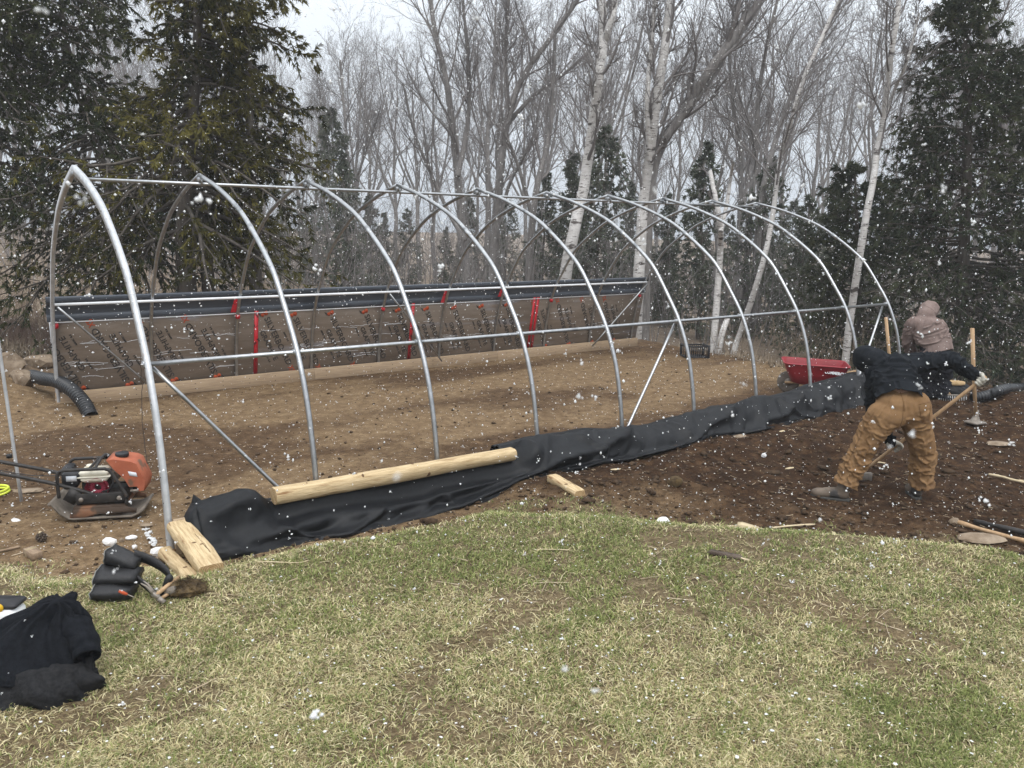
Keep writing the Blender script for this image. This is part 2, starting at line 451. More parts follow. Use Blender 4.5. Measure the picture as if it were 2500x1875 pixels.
# ------------------------------------------------------------------ greenhouse frame
PROF = [(3.02, -.05), (2.985, .35), (2.925, .71), (2.825, 1.08), (2.66, 1.44), (2.45, 1.74), (2.205, 2.05), (1.985, 2.235), (1.65, 2.455), (1.27, 2.66), (.63, 2.88), (.0, 3.03)]
S = 1.22
half = spline(PROF, 40)
def arch_path(x, sgn, n=40):
    return np.array([(x, sgn * y, z) for y, z in spline(PROF, n)])
def yprof(z): return float(np.interp(z, half[:, 1], half[:, 0]))
frame = empty('greenhouse_frame', (0, 0, 0), 'long bare greenhouse frame of ten pointed steel arches standing on the levelled soil', 'greenhouse frame')
for k in range(10):
    m = MB(); x = k * S
    if k == 0:
        # the end arch is a flat channel with bolt holes
        for sg in (-1, 1):
            P = arch_path(x, sg, 44)
            tg = np.gradient(P, axis=0); tg /= np.linalg.norm(tg, axis=1)[:, None]
            ex = np.array([1.0, 0, 0]); V = []
            for p, tt in zip(P, tg):
                nn = np.cross(tt, ex)
                for a, b_ in ((-.02, -.04), (.02, -.04), (.02, .04), (-.02, .04)):
                    V.append(p + ex * a * 1.0 + nn * b_)
            kk = len(P); Qd = [(i * 4 + j, i * 4 + (j + 1) % 4, (i + 1) * 4 + (j + 1) % 4, (i + 1) * 4 + j) for i in range(kk - 1) for j in range(4)] + [(0, 1, 2, 3)]
            m.add(V, Qd)
        a = m.build('arch', M['steel_end'], frame)
        a['label'] = 'square channel end arch, pale and rust marked'
        hm_ = MB().lathe([(0, .0), (.006, .0), (.006, .003), (0, .003)], (0, 0, 0), 8, Ry(-math.pi / 2)).mesh('bolt_hole'); hm_.materials.append(M['print_black'])
        for t in np.linspace(.04, .8, 13):
            P = arch_path(x, -1, 60); h = link('bolt_hole', hm_, None, a); h.location = P[int(t * 59)] + np.array([-.0205, 0, 0])
    else:
        for sg in (-1, 1):
            m.tube(arch_path(x, sg, 40), .0240 if k < 9 else .021, 10)
        a = m.build('arch', M['steel'], frame, True)
    # splice and bracket at the peak
    c = MB(); c.box((x, 0, 2.985), (.05, .10, .05), bev=.008); c.box((x, -.06, 2.965), (.014, .02, .09))
    c.build('peak_bracket', M['steel'], a)
    c = MB()
    for yy, zz in ((-1.62, 2.47),) if k else ():
        c.tube([(x, yy - .05, zz - .035), (x, yy + .05, zz + .035)], .0275, 10)
    if k: c.build('tube_splice', M['steel'], a, True)
def pipe(name, a, b, r, mt=None, n=8):
    m = MB(); m.tube(np.linspace(a, b, 6), r, n); return m.build(name, mt or M['steel'], frame, True)
pipe('ridge_purlin', (-.0, 0, 2.935), (9 * S, 0, 2.955), .019)
PY = 2.625
pipe('side_purlin', (.02, -PY, 1.43), (9 * S - .02, -PY, 1.43), .0205)
pipe('side_purlin', (.02, PY - .01, 1.43), (9 * S, PY - .01, 1.43), .0195, M['white_trim'])
for (x0, x1, sg) in ((0.05, S - .08, -1), (5 * S, 4 * S + .04, -1), (9 * S - .04, 8 * S, -1), (.05, S, 1), (4 * S + .02, 5 * S, 1), (9 * S, 8 * S, 1)):
    pipe('brace', (x0, sg * (PY - .03), 1.40), (x1, sg * 2.90, .12 if sg > 0 else .05), .015 if sg > 0 else .017)
for k in range(10):
    c = MB(); c.box((k * S, -PY - .004, 1.43), (.066, .058, .058), bev=.008); c.build('purlin_clamp', M['steel'], frame)
# sill boards behind the fabric
for x0, x1 in ((.02, 3.6), (3.605, 7.2), (7.205, 11.0)):
    c = MB(); c.box(((x0 + x1) / 2, -3.075, .13), (x1 - x0, .038, .30), bev=.004); c.build('sill_board', M['lumber'], frame)

# ------------------------------------------------------------------ insulated far wall
wall = empty('insulated_wall', (0, 3.06, 0), 'low far side wall of foil faced insulation boards under dark metal siding', 'wall')
def W_(p): return np.asarray(p, float) - np.array([0, 3.06, 0])
def wy(z): return 3.045 - .19 * (z - .15) / 1.05
es = np.array([0, -.19, 1.05]); es /= np.linalg.norm(es); ex = np.array([1.0, 0, 0]); en = np.cross(ex, es)
ROTW = np.stack([ex, -en, es], 1)
for x0, x1 in ((-.03, 3.7), (3.703, 7.4), (7.403, 11.16)):
    c = MB(); c.box(W_(((x0 + x1) / 2, 2.99, .095)), (x1 - x0, .038, .19), bev=.004); b_ = c.build('baseboard', M['lumber'], wall)
    nm_ = MB().lathe([(0, 0), (.007, 0), (.007, .003), (0, .003)], (0, 0, 0), 6, Rx(math.pi / 2)).mesh('nail'); nm_.materials.append(M['print_black'])
    for xx in np.arange(x0 + .2, x1, .41):
        for zz in (.06, .135): n_o = link('nail', nm_, None, b_); n_o.location = W_((xx, 2.9705, zz))
PANX = [(-.02, 2.742), (2.748, 5.49), (5.496, 8.225), (8.231, 11.16)]
panels = []
for x0, x1 in PANX:
    c = MB(); zm = .69; c.box(W_(((x0 + x1) / 2, wy(zm) + .026, zm)), (x1 - x0, .05, 1.04), ROTW, bev=.003)
    panels.append(c.build('insulation_panel', M['panel'], wall))
def textmesh(body, size, squeeze=1.0):
    cu = bpy.data.curves.new('lettering', 'FONT'); cu.body = body; cu.size = size; cu.extrude = .0012; cu.offset = .0022; cu.resolution_u = 2; cu.space_character = 1.02
    o = bpy.data.objects.new('lettering', cu); C.objects.link(o)
    dg = bpy.context.evaluated_depsgraph_get(); me = bpy.data.meshes.new_from_object(o.evaluated_get(dg))
    bpy.data.objects.remove(o); bpy.data.curves.remove(cu)
    me.name = 'lettering'; return me
tm1 = textmesh('SILVERBOARD', .130); tm2 = textmesh('GRAPHITE', .110); tm0 = textmesh('SILVERBOA', .130); tm3 = textmesh('XS', .12); tm4 = textmesh('AMVIC  R-5', .035)
wid = max(v.co.x for v in tm1.vertices); SX = .90 / wid
def logo_mesh():
    m = MB()
    # a rounded bird's head: two lobes and a dark beak
    for c0, r in (((.035, .045), .042), ((.035, -.012), .036)):
        pts = [(c0[0] + r * math.cos(a), c0[1] + r * math.sin(a) * .8, 0) for a in np.linspace(-2.3, 2.3, 14)]
        m.poly(pts, .0024, (0, 0, 1))
    return m
lg = logo_mesh().mesh('logo'); bk = MB().poly([(-.03, -.07, 0), (.05, -.055, 0), (.01, -.03, 0)], .0024, (0, 0, 1)).mesh('logo')
for me_, mt in ((tm1, 'print_black'), (tm0, 'print_black'), (tm2, 'print_black'), (tm3, 'print_orange'), (tm4, 'print_black'), (lg, 'print_orange'), (bk, 'print_black')):
    me_.materials.append(M[mt])
def put(name, me_, par, p, th, sx=1, off=.0032):
    tx = math.cos(th) * ex + math.sin(th) * es; ty = -math.sin(th) * ex + math.cos(th) * es
    o = bpy.data.objects.new(name, me_); C.objects.link(o); o.parent = par
    q = W_(p); zz = q[2]; q[1] = wy(zz) - 3.06 + .0005 - off
    o.matrix_local = Matrix([[tx[k] * sx, ty[k], en[k], q[k]] for k in range(3)] + [[0, 0, 0, 1]])
    return o
def column(par, p, th, cut=False):
    d = math.cos(th) * ex + math.sin(th) * es; up = -math.sin(th) * ex + math.cos(th) * es; p = np.asarray(p, float)
    o = put('lettering', tm0 if cut else tm1, par, p, th, SX)
    put('lettering', tm2, par, p + d * .16 - up * .15, th, SX * 1.0)
    put('logo', lg, par, p - d * .105 + up * .02, th)
    put('logo', bk, par, p - d * .105 + up * .02, th)
    q = p + d * (.90 + .03)
    if .2 < q[2] < 1.12 and not cut: put('lettering', tm3, par, q, th, .8)
    for s_ in (.12, .52):
        put('lettering', tm4, par, p + d * s_ - up * .23, th)
UPR, DNR = R(116), R(-64)
for u, v in ((177, 829), (281, 820), (378, 811), (471, 803)):
    column(panels[0], on_y(u, v, 3.0), UPR, u == 177)
for u, v in ((569, 688), (632, 689), (712, 686), (786, 682), (857, 679)):
    p = on_y(u, v, 2.9); column(panels[1], p, DNR)
for u, v in ((918, 676), (978, 673), (1037, 670), (1092, 666)):
    column(panels[2], on_y(u, v, 2.9), DNR)
for u, v in ((1180, 740), (1231, 736), (1281, 732), (1328, 728)):
    column(panels[3], on_y(u, v, 3.0), UPR)
# wrinkles in the foil facing: thin raised creases
for k, (x0, x1) in enumerate(PANX):
    c = MB()
    for j in range(26 if k < 2 else 16):
        xa = RNG.uniform(x0 + .05, x1 - .5); za = RNG.choice([RNG.uniform(.45, .62), RNG.uniform(.3, .7), .86]); ln = RNG.uniform(.12, .5)
        xs = np.linspace(xa, xa + ln, 9); zs = za + np.cumsum(RNG.normal(0, .006, 9))
        c.tube([W_((x_, wy(z_) - .001, z_)) for x_, z_ in zip(xs, zs)], .0028, 4, False)
    c.build('foil_crease', M['white_trim'], panels[k])
for x in (2.745, 5.493, 8.17, 8.26):
    c = MB(); c.box(W_((x, wy(.69) - .004, .69)), (.062, .0025, 1.03), ROTW); c.build('red_tape', M['red_tape'], wall)
# dark siding: rolled top, flat face, ridge, lower lip
prof = [(2.86, 1.172), (2.815, 1.176), (2.806, 1.184), (2.797, 1.252), (2.803, 1.262), (2.815, 1.268), (2.812, 1.280), (2.790, 1.40), (2.768, 1.425), (2.745, 1.432), (2.728, 1.440), (2.712, 1.505), (2.718, 1.515), (2.76, 1.520)]
for k in range(3):
    a_, b_ = (-.06, 3.7, 7.45)[k], (3.74, 7.49, 11.2)[k]
    off = .004 * (k % 2)
    c = MB(); c.grid([[W_((x, y_ + .05 - off, z_ + off)) for y_, z_ in prof] for x in np.linspace(a_, b_, 8)])
    o = c.build('metal_siding', M['black_metal'], wall)
    sd = o.modifiers.new('thickness', 'SOLIDIFY'); sd.thickness = .003
c = MB(); c.box(W_((5.56, wy(1.165) - .006, 1.168)), (11.2, .008, .012)); c.build('panel_edge_trim', M['white_trim'], wall)
for x, z0, z1 in ((2 * S - .07, 1.20, 1.42), (5 * S - .06, 1.19, 1.40), (6 * S - .05, 1.25, 1.42)):
    c = MB(); c.add([W_((x - .04, wy(z0) - .075, z0)), W_((x + .04, wy(z0) - .075, z0)), W_((x + .10, wy(z1) - .075, z1)), W_((x + .02, wy(z1) - .075, z1))], [(0, 1, 2, 3)]); c.build('red_tape', M['red_tape'], wall)
for x in (.03, 2 * S, 4 * S, 7 * S, 9 * S):
    c = MB(); c.tube([W_((x, yprof(1.13) , 1.10)), W_((x + .0, yprof(1.16), 1.16))], .034, 10); c.build('red_tape', M['red_tape'], wall)
c = MB(); c.box(W_((.0, 3.06, .6)), (.03, .03, 1.2), bev=.004); c.build('end_post', M['steel'], wall)

# ------------------------------------------------------------------ landscape fabric over the near sill
def fabric():
    n, mm = 520, 46
    xs = np.linspace(.17, 10.6, n); t = np.linspace(0, 1, mm)
    G = np.zeros((n, mm, 3))
    for i, x in enumerate(xs):
        grow = float(smooth(6.8, 9.6, x)); roll = float(smooth(2.6, 3.6, x)); end = float(smooth(.5, .17, x))
        dip = float(smooth(.62, .8, x) * smooth(3.5, 3.15, x)); zt = .345 - .045 * dip + .02 * math.sin(x * 2.1) + .015 * math.sin(x * 5.3 + 1) + .05 * grow - .05 * end - .04 * float(np.exp(-((x - 5.3) / .7) ** 2))
        yo = -3.30 - .04 * math.sin(x * 1.3) - .05 * roll - .15 * grow
        pts = [(-2.985 + .35 * grow, -.02), (-2.98 + .3 * grow, .12 + .02 * grow), (-2.985 + .22 * grow, zt - .07 - .1 * grow), (-3.03 + .1 * grow, zt), (-3.12, zt + .012), (-3.185 - .06 * roll, zt - .045), (-3.24 - .07 * roll, zt - .16), (yo + .02, .09), (yo, .035), (yo - .05 * (1 - roll), .005), (yo - .12 * (1 - roll), -.03)]
        P = spline(pts, mm)
        G[i, :, 0] = x; G[i, :, 1] = P[:, 0]; G[i, :, 2] = P[:, 1] + .0
    XX = G[:, :, 0]; TT = np.broadcast_to(t, XX.shape)
    # creases running down the slope on a slant
    s1 = XX * 1.0 + TT * .9
    f1 = np.abs(fbm(s1 * 3.0, TT * 1.2 + XX * .25, 3, 61) - .5) * 2
    f2 = np.abs(fbm(XX * 1.1 - TT * 1.1 + 20, TT * 3.5 + XX * .5, 3, 71) - .5) * 2
    amp = .055 * smooth(.08, .3, TT) * smooth(1.0, .85, TT) + .01
    rg = (1 - np.abs(2 * fbm(XX * .55 + TT * 2.1 + .3 * fbm(XX * 2, TT * 3, 2, 91), TT * .9 - XX * .18, 2, 81) - 1)) ** 7
    rg2 = (1 - np.abs(2 * fbm(XX * 1.5 - TT * 1.4 + 9, TT * 2.2 + XX * .3, 2, 83) - 1)) ** 9
    d = amp * (.7 - 1.2 * f1) + .05 * (.4 - f2) * smooth(.15, .4, TT) + (rg * .10 + rg2 * .06 - .04) * smooth(.25, .5, TT) * smooth(1, .9, TT)
    wav = .009 * np.sin(XX * 9 + TT * 9 + 2 * fbm(XX, TT * 2, 2, 5)) * smooth(.3, .6, TT) * smooth(1, .9, TT)
    d = d + wav
    lie = smooth(.6, .8, XX) * smooth(3.45, 3.2, XX) * smooth(.2, .3, TT) * smooth(.66, .56, TT)
    d = d * (1 - lie) - .045 * lie
    ang = np.interp(TT, [0, .25, .36, .5, 1], [math.pi, math.pi * .85, math.pi * .5, .35, .25])
    G[:, :, 1] -= np.cos(ang) * d; G[:, :, 2] += np.sin(ang) * d
    g0 = height(G[:, :, 0], G[:, :, 1])
    outer = smooth(.55, .9, TT)
    G[:, :, 2] += g0 * outer * .8
    return G
M['fabric_log_z'] = None
G = fabric()
fb = MB(); fb.grid(G); a = len(G[0])
# gathered end flap by the corner log
e0 = G[0]; c0 = e0.mean(0)
flap = [e0 * (1 - q) + (np.array([c0[0] - .05, -3.12, .05]) * q) + np.array([-.07 * math.sin(q * 3.1), 0, .0]) for q in np.linspace(0, 1, 6)]
fb.grid(flap)
fb.add([(.16, -3.0, .30), (.24, -3.07, .36), (.20, -2.99, .43), (.30, -3.0, .33)], None, [(0, 1, 2), (1, 3, 2), (0, 2, 3)])
xs_ = np.linspace(3.15, 10.4, 260)
for yo_, zo_, ww, sd_ in ((-2.955, .345, .075, 1), (-2.90, .31, .06, 2)):
    zz_ = zo_ + .02 * np.sin(xs_ * 2.1) + .05 * smooth(6.8, 9.6, xs_) - .04 * np.exp(-((xs_ - 5.3) / .7) ** 2) + (fbm(xs_ * 1.6, xs_ * 0 + sd_, 3, sd_) - .5) * .05
    yy_ = yo_ + .20 * smooth(6.8, 9.6, xs_) + (fbm(xs_ * 1.1, xs_ * 0 + sd_ + 5, 3, sd_) - .5) * .12
    fb.grid([[(x, y + q * ww, z - .35 * q * q * ww + (.016 * math.sin(q * 5 + x * 3)) - (.30 if abs(q) > 1.5 else 0)) for q in (-1.7, -1.4, -1, -.6, -.2, .2, .6, 1, 1.4, 1.7)] for x, y, z in zip(xs_, yy_, zz_)])
fab = fb.build('landscape_fabric', M['fabric'], None, True)
del M['fabric_log_z']
sd = fab.modifiers.new('thickness', 'SOLIDIFY'); sd.thickness = .004
tag(fab, 'long black landscape fabric draped over the near sill of the greenhouse', 'fabric')

# ------------------------------------------------------------------ logs
def log(name, a, b, r, label, group=None, flat_top=.75, seed=0, mt='log', ends=True, irregular=.05, ref=(0, 0, 1)):
    a = np.asarray(a, float); b = np.asarray(b, float); L_ = np.linalg.norm(b - a); d = (b - a) / L_
    up = np.array(ref, float); up -= d * (up @ d); up /= np.linalg.norm(up); sd_ = np.cross(d, up)
    n = 18; k = max(8, int(L_ / .07)); rs = np.random.default_rng(seed); V = []
    ph = rs.uniform(0, 6, 4)
    for i in range(k + 1):
        t = i / k; c = np.zeros(3)
        rad = r * (1 + .05 * math.sin(t * 5 + ph[0]) + .03 * math.sin(t * 13 + ph[1]))
        off = r * .12 * math.sin(t * 3.3 + ph[2])
        for j in range(n):
            th = 2 * math.pi * j / n
            q = rad * (1 + irregular * math.sin(3 * th + t * 4 + ph[3]) + irregular * rs.normal(0, .25))
            y_, z_ = q * math.cos(th), q * math.sin(th)
            z_ = min(z_, flat_top * r + r * .03 * math.sin(t * 17 + ph[1]))
            V.append((t * L_, y_ + off, z_))
    Qd = [(i * n + j, i * n + (j + 1) % n, (i + 1) * n + (j + 1) % n, (i + 1) * n + j) for i in range(k) for j in range(n)]
    m = MB().add(V, Qd)
    me = m.mesh(name); root = link(name, me, M[mt])
    bm = bmesh.new(); bm.from_mesh(me); bmesh.ops.recalc_face_normals(bm, faces=bm.faces); bm.to_mesh(me); bm.free()
    root.matrix_world = Matrix([[d[q], sd_[q], up[q], a[q]] for q in range(3)] + [[0, 0, 0, 1]])
    tag(root, label, 'log', group)
    for i in (0, k):
        ring = [V[i * n + j] for j in range(n)]; cx_ = np.mean(ring, 0) + np.array([(-.004 if i == 0 else .004), 0, 0])
        e = MB().add(ring + [tuple(cx_)], None, [(n, (j + 1) % n, j) if i == 0 else (n, j, (j + 1) % n) for j in range(n)])
        e.build('cut_end', M['logend'], root)
    kn_ = np.random.default_rng(seed + 40)
    for q in range(int(L_ * 3.2) + 1):
        th = kn_.uniform(-2.6, -.4) if q % 2 else kn_.uniform(.3, 2.4); x_ = kn_.uniform(.08, .94) * L_; kr = kn_.uniform(.007, .016)
        y_, z_ = r * math.cos(th), min(r * math.sin(th), flat_top * r); e = MB(); e.lathe([(0, .004), (kr * .7, .0035), (kr, .0), (kr, -.012)], (0, 0, 0), 10)
        o = e.build('knot', M['knot'], root, True); nv = Vector((0, math.cos(th) if z_ < flat_top * r else 0, math.sin(th) if z_ < flat_top * r else 1)).normalized()
        o.matrix_local = Matrix.Translation((x_, y_ * 1.0, z_)) @ nv.to_track_quat('Z', 'Y').to_matrix().to_4x4() @ Matrix.Diagonal((1.0, 1.6, 1, 1))
    for q in range(3):
        x0_ = kn_.uniform(.02, .5) * L_; ln_ = kn_.uniform(.2, .45) * L_; th = kn_.uniform(.2, 1.2); xs_ = np.linspace(x0_, x0_ + ln_, 12)
        zz = np.minimum(r * math.sin(th), flat_top * r) + .0005; e = MB(); e.tube(np.stack([xs_, -r * math.cos(th) * .9 + np.cumsum(kn_.normal(0, .0012, 12)), np.full(12, zz)], 1), np.array([.0004] + [.0022] * 10 + [.0004]), 5)
        e.build('crack', M['knot'], root)
    return root, r
M['knot'] = mat('dark_knot', (.085, .045, .02), (.17, .10, .05), 30, .85)
a = on_y(592, 1071, -3.16); b = on_y(1106, 979, -3.16)
lg1, _ = log('peeled_log', a, b, .074, 'long peeled log with a hewn flat top lying on the black fabric', seed=3, flat_top=.78)
# corner logs, one on the other, running from the end arch toward the lawn
log('hewn_log', (.05, -3.09, .235), (.05, -3.95, .185), .088, 'broad hewn yellow log at the near corner, its end sunk in the grass', 'corner logs', flat_top=.5, seed=5, irregular=.05)
log('hewn_log', (-.055, -3.12, .05), (-.06, -3.86, .10), .055, 'narrow log lying under the broad hewn log at the near corner', 'corner logs', flat_top=.8, seed=6)
p0, p1 = gp(1193, 1038), gp(1252, 1072)
log('peeled_log', p0 + [0, 0, .03], p1 + [0, 0, .02], .058, 'short split piece of peeled log lying alone on the dark soil', seed=8, flat_top=.6, irregular=.09)
# ------------------------------------------------------------------ trees
def unit(a): return a / (np.linalg.norm(a, axis=-1, keepdims=True) + 1e-12)

def grow(P, Rd, nch, t0, t1, ang, lr, up, wig, k, rr, rng, tip=.35, fall=.5, lmax=None, rmin=.003):
    N, K = P.shape[:2]
    t = t0 + (t1 - t0) * ((np.arange(nch)[None] + rng.random((N, nch))) / nch)
    q = np.clip(t * (K - 1), 0, K - 1.001); i = q.astype(int); f = (q - i)[..., None]
    n_ = np.arange(N)[:, None]
    pos = P[n_, i] * (1 - f) + P[n_, i + 1] * f
    rad = Rd[n_, i] * (1 - f[..., 0]) + Rd[n_, i + 1] * f[..., 0]
    tan = unit(P[n_, i + 1] - P[n_, i])
    a = rng.uniform(ang[0], ang[1], (N, nch)); az = np.arange(nch)[None] * 2.4 + rng.uniform(0, 6.3, (N, 1)) + rng.uniform(-.6, .6, (N, nch))
    ref = np.where(np.abs(tan[..., 2:3]) > .9, np.array([1.0, 0, 0]), np.array([0, 0, 1.0]))
    u = unit(np.cross(tan, ref)); v = np.cross(u, tan)
    d = np.cos(a)[..., None] * tan + np.sin(a)[..., None] * (np.cos(az)[..., None] * u + np.sin(az)[..., None] * v)
    Lp = np.linalg.norm(np.diff(P, axis=1), axis=2).sum(1)[:, None]
    Ln = Lp * rng.uniform(lr[0], lr[1], (N, nch)) * (1 - fall * t)
    if lmax: Ln = np.minimum(Ln, lmax)
    r0 = np.maximum(rad * rr, rmin)
    M_ = N * nch
    pos = pos.reshape(M_, 3); d = unit(d.reshape(M_, 3)); st = (Ln.reshape(M_) / (k - 1))[:, None]; r0 = r0.reshape(M_)
    out = [pos]
    for j in range(k - 1):
        d = unit(d + np.array([0, 0, up]) + rng.normal(0, wig, (M_, 3)))
        out.append(out[-1] + d * st)
    return np.stack(out, 1), np.maximum(r0[:, None] * np.linspace(1, tip, k)[None], rmin * .7)

def tubes(P, Rd, s):
    N, K = P.shape[:2]
    tg = unit(np.gradient(P, axis=1)) if K > 2 else unit(np.repeat(P[:, 1:] - P[:, :1], 2, 1))
    ref = np.where((np.abs(tg[:, :1, 2:3]) > .9), np.array([1.0, 0, 0]), np.array([0, 0, 1.0]))
    x = unit(np.cross(tg, np.broadcast_to(ref, tg.shape))); y = np.cross(x, tg)
    th = 2 * np.pi * np.arange(s) / s
    V = P[:, :, None] + Rd[:, :, None, None] * (np.cos(th)[None, None, :, None] * x[:, :, None] + np.sin(th)[None, None, :, None] * y[:, :, None])
    b = (np.arange(N)[:, None, None] * K + np.arange(K - 1)[None, :, None]) * s; j = np.arange(s)[None, None]
    Q = np.stack([b + j, b + (j + 1) % s, b + s + (j + 1) % s, b + s + j], -1).reshape(-1, 4)
    return V.reshape(-1, 3), Q

def tubes_mesh(name, sets):
    V = []; Q = []; n = 0
    for P, Rd, s in sets:
        v, q = tubes(P, Rd, s); V.append(v); Q.append(q + n); n += len(v)
    return npmesh(name, np.concatenate(V), np.concatenate(Q))

def trunk_poly(pts, k, rng, wob=.02):
    P = spline(pts, k); h = np.linalg.norm(P[-1] - P[0])
    P[1:-1] += rng.normal(0, wob * h / k, (k - 2, 3)); return P

def crown_of(stems, rng, dens=1.0, up=.12, limb=(.30, .55), ang=(.35, .85), lv=4, t0=.25, rr=.5, lr2=(.4, .75), wig=.12):
    """limbs, branches and twigs grown off trunk polylines [(P, R)]"""
    sets = []
    P1 = []; R1 = []
    for P, Rd in stems:
        p, r = grow(P[None], Rd[None], int(13 * dens), t0, .98, ang, limb, up, wig, 7, rr, rng, .3, .45)
        P1.append(p); R1.append(r)
    P1 = np.concatenate(P1); R1 = np.concatenate(R1); sets.append((P1, R1, 5))
    P2, R2 = grow(P1, R1, max(3, int(6 * dens)), .2, 1, (.35, .8), lr2, up, wig, 5, .6, rng, .4, .4); sets.append((P2, R2, 4))
    P3, R3 = grow(P2, R2, 5, .15, 1, (.3, .8), (.45, .8), up * .8, wig, 3, .65, rng, .5, .4, rmin=.0042); sets.append((P3, R3, 3))
    if lv > 3:
        P4, R4 = grow(P3, R3, 3, .2, 1, (.3, .9), (.5, .9), up * .6, wig, 2, .7, rng, .6, .4, rmin=.0036); sets.append((P4, R4, 3))
    return sets

TREES = []
def bare_variant(seed, H, forks, lean, spread):
    rng = np.random.default_rng(seed)
    r0 = H * .0095
    base = [(0, 0, -.4), (lean * .1 * H, .01 * H, .22 * H), (lean * .25 * H, -.01 * H, .45 * H), (lean * .45 * H, .01 * H, .7 * H), (lean * .7 * H, 0, .92 * H)]
    P = trunk_poly(base, 16, rng, .03); Rd = r0 * np.linspace(1.25, .12, 16)
    stems = [(P, Rd)]
    for q in range(forks):
        t = rng.uniform(.22, .5)
        p, r = grow(P[None], Rd[None], 1, t, t + .02, (.22, .22 + spread), (.62, .8), .10, .05, 12, .75, rng, .15, .3)
        stems.append((p[0], r[0]))
    tr = tubes_mesh('trunk', [(a[None], b[None], 8) for a, b in stems])
    cr = tubes_mesh('crown', crown_of(stems, rng, 1.0 if forks < 2 else .75, t0=.28, limb=(.24, .42)))
    tr.materials.append(M['bark']); cr.materials.append(M['twig'])
    tr.polygons.foreach_set('use_smooth', np.ones(len(tr.polygons), bool))
    return tr, cr
def place_tree(name, meshes, loc, rz, sc, label, cat, group):
    r = empty(name, loc, label, cat, group, (0, 0, rz)); r.scale = (sc, sc, sc)
    for nm, me_ in zip(('trunk', 'crown'), meshes):
        o = bpy.data.objects.new(nm, me_); C.objects.link(o); o.parent = r
    return r
variants = [bare_variant(100 + q, 10.5, f, l, s) for q, (f, l, s) in enumerate([(2, .05, .35), (3, -.08, .3), (1, .1, .3), (0, .04, .2), (2, -.03, .5), (3, .14, .4)])]
rng = np.random.default_rng(5)
bg_n = 0
spots = []
for q in range(66):
    u = -160 + (q * 0.618034 % 1) * 2560
    D = 36 + 42 * rng.random() ** 1.2
    if 660 < u < 900 and D < 50: D += 18
    if u < 560: D = max(D, 44)
    spots.append((u, D))
for u, D in spots:
    x, y, z = ud(u, D)
    H = rng.uniform(.85, 1.2) * (1.0 + .017 * (D - 25))
    if 640 < u < 920: H *= .82
    place_tree('bare_tree', variants[int(rng.integers(0, 6))], (x, y, z), rng.uniform(0, 6.28), H, 'leafless grey tree of the snowy wood, one among many beyond the greenhouse', 'tree', 'bare trees in the wood')

def hero(name, label, stems, seed, mt='bark', cr=None, cat='tree', cmat='twig', dens=1.0, t0=.3, limb=(.2, .4), up=.1, lv=4, ang=(.35, .85), group=None, wob=.015):
    """a tree whose stems follow given sight lines: [(points, distance, r0, r1)]"""
    rng = np.random.default_rng(seed); polys = []
    base = None
    for pts, D, r0, r1 in stems:
        P = np.array([at_d(u, v, D + .25 * math.sin(j * 1.7 + seed)) for j, (u, v) in enumerate(pts)])
        if base is None:
            g = float(height(P[0][0], P[0][1])); P[0][2] = g - .25; base = P[0].copy()
        k = 20; Q_ = trunk_poly(P, k, rng, wob)
        Q_ = Q_ - base
        polys.append((Q_, r0 + (r1 - r0) * np.linspace(0, 1, k) ** .9))
    root = empty(name, tuple(base), label, cat, group)
    for j, (Q_, rr_) in enumerate(polys):
        pass
    tm = tubes_mesh('trunk', [(a[None], b[None], 12) for a, b in polys]); link('trunk', tm, M[mt], root, True)
    if cr != 0:
        link('crown', tubes_mesh('crown', crown_of(polys, rng, dens, up, limb, ang, lv, t0, rr=.42)), M[cmat], root)
    return root
M['birch'] = mat('birch_bark', (.41, .39, .37), (.55, .535, .52), 5, .8, .15, stretch=(1, 1, 2.2), c3=(.07, .06, .055), s3=3.4, t3=.60)
def lenticels(m):
    t = m.node_tree; N = t.nodes; b = N['Principled BSDF']
    src = b.inputs['Base Color'].links[0].from_socket
    tcn = N.new('ShaderNodeTexCoord'); mp = N.new('ShaderNodeMapping'); mp.inputs['Scale'].default_value = (4, 4, 26)
    t.links.new(tcn.outputs['Object'], mp.inputs[0])
    nz = N.new('ShaderNodeTexNoise'); nz.inputs['Scale'].default_value = 1.6; nz.inputs['Detail'].default_value = 3
    t.links.new(mp.outputs[0], nz.inputs['Vector'])
    r = N.new('ShaderNodeValToRGB'); r.color_ramp.elements[0].position = .60; r.color_ramp.elements[1].position = .66
    t.links.new(nz.outputs['Fac'], r.inputs[0])
    q = N.new('ShaderNodeMix'); q.data_type = 'RGBA'; q.inputs[7].default_value = (.10, .085, .08, 1)
    t.links.new(r.outputs[0], q.inputs[0]); t.links.new(src, q.inputs[6]); t.links.new(q.outputs[2], b.inputs['Base Color'])
lenticels(M['birch'])
hero('birch_tree', 'stout white birch leaning right behind the far wall, forked near the top', [
    ([(1206, 690), (1222, 590), (1240, 500), (1262, 400), (1280, 265), (1294, 165), (1303, 90), (1300, -40)], 18.5, .155, .085),
    ([(1299, 118), (1312, 70), (1326, 20), (1334, -50)], 18.5, .09, .06)], 21, 'birch', dens=.9, t0=.45, limb=(.12, .28))
hero('birch_tree', 'white birch with dark scarred fork and two dark limbs slanting up to the right', [
    ([(1372, 760), (1379, 620), (1386, 490), (1394, 400), (1412, 260), (1432, 130), (1452, -30)], 19.5, .15, .10),
    ([(1404, 345), (1398, 220), (1408, 90), (1416, -30)], 19.5, .07, .05)], 22, 'birch', dens=1.1, t0=.45, limb=(.14, .3))
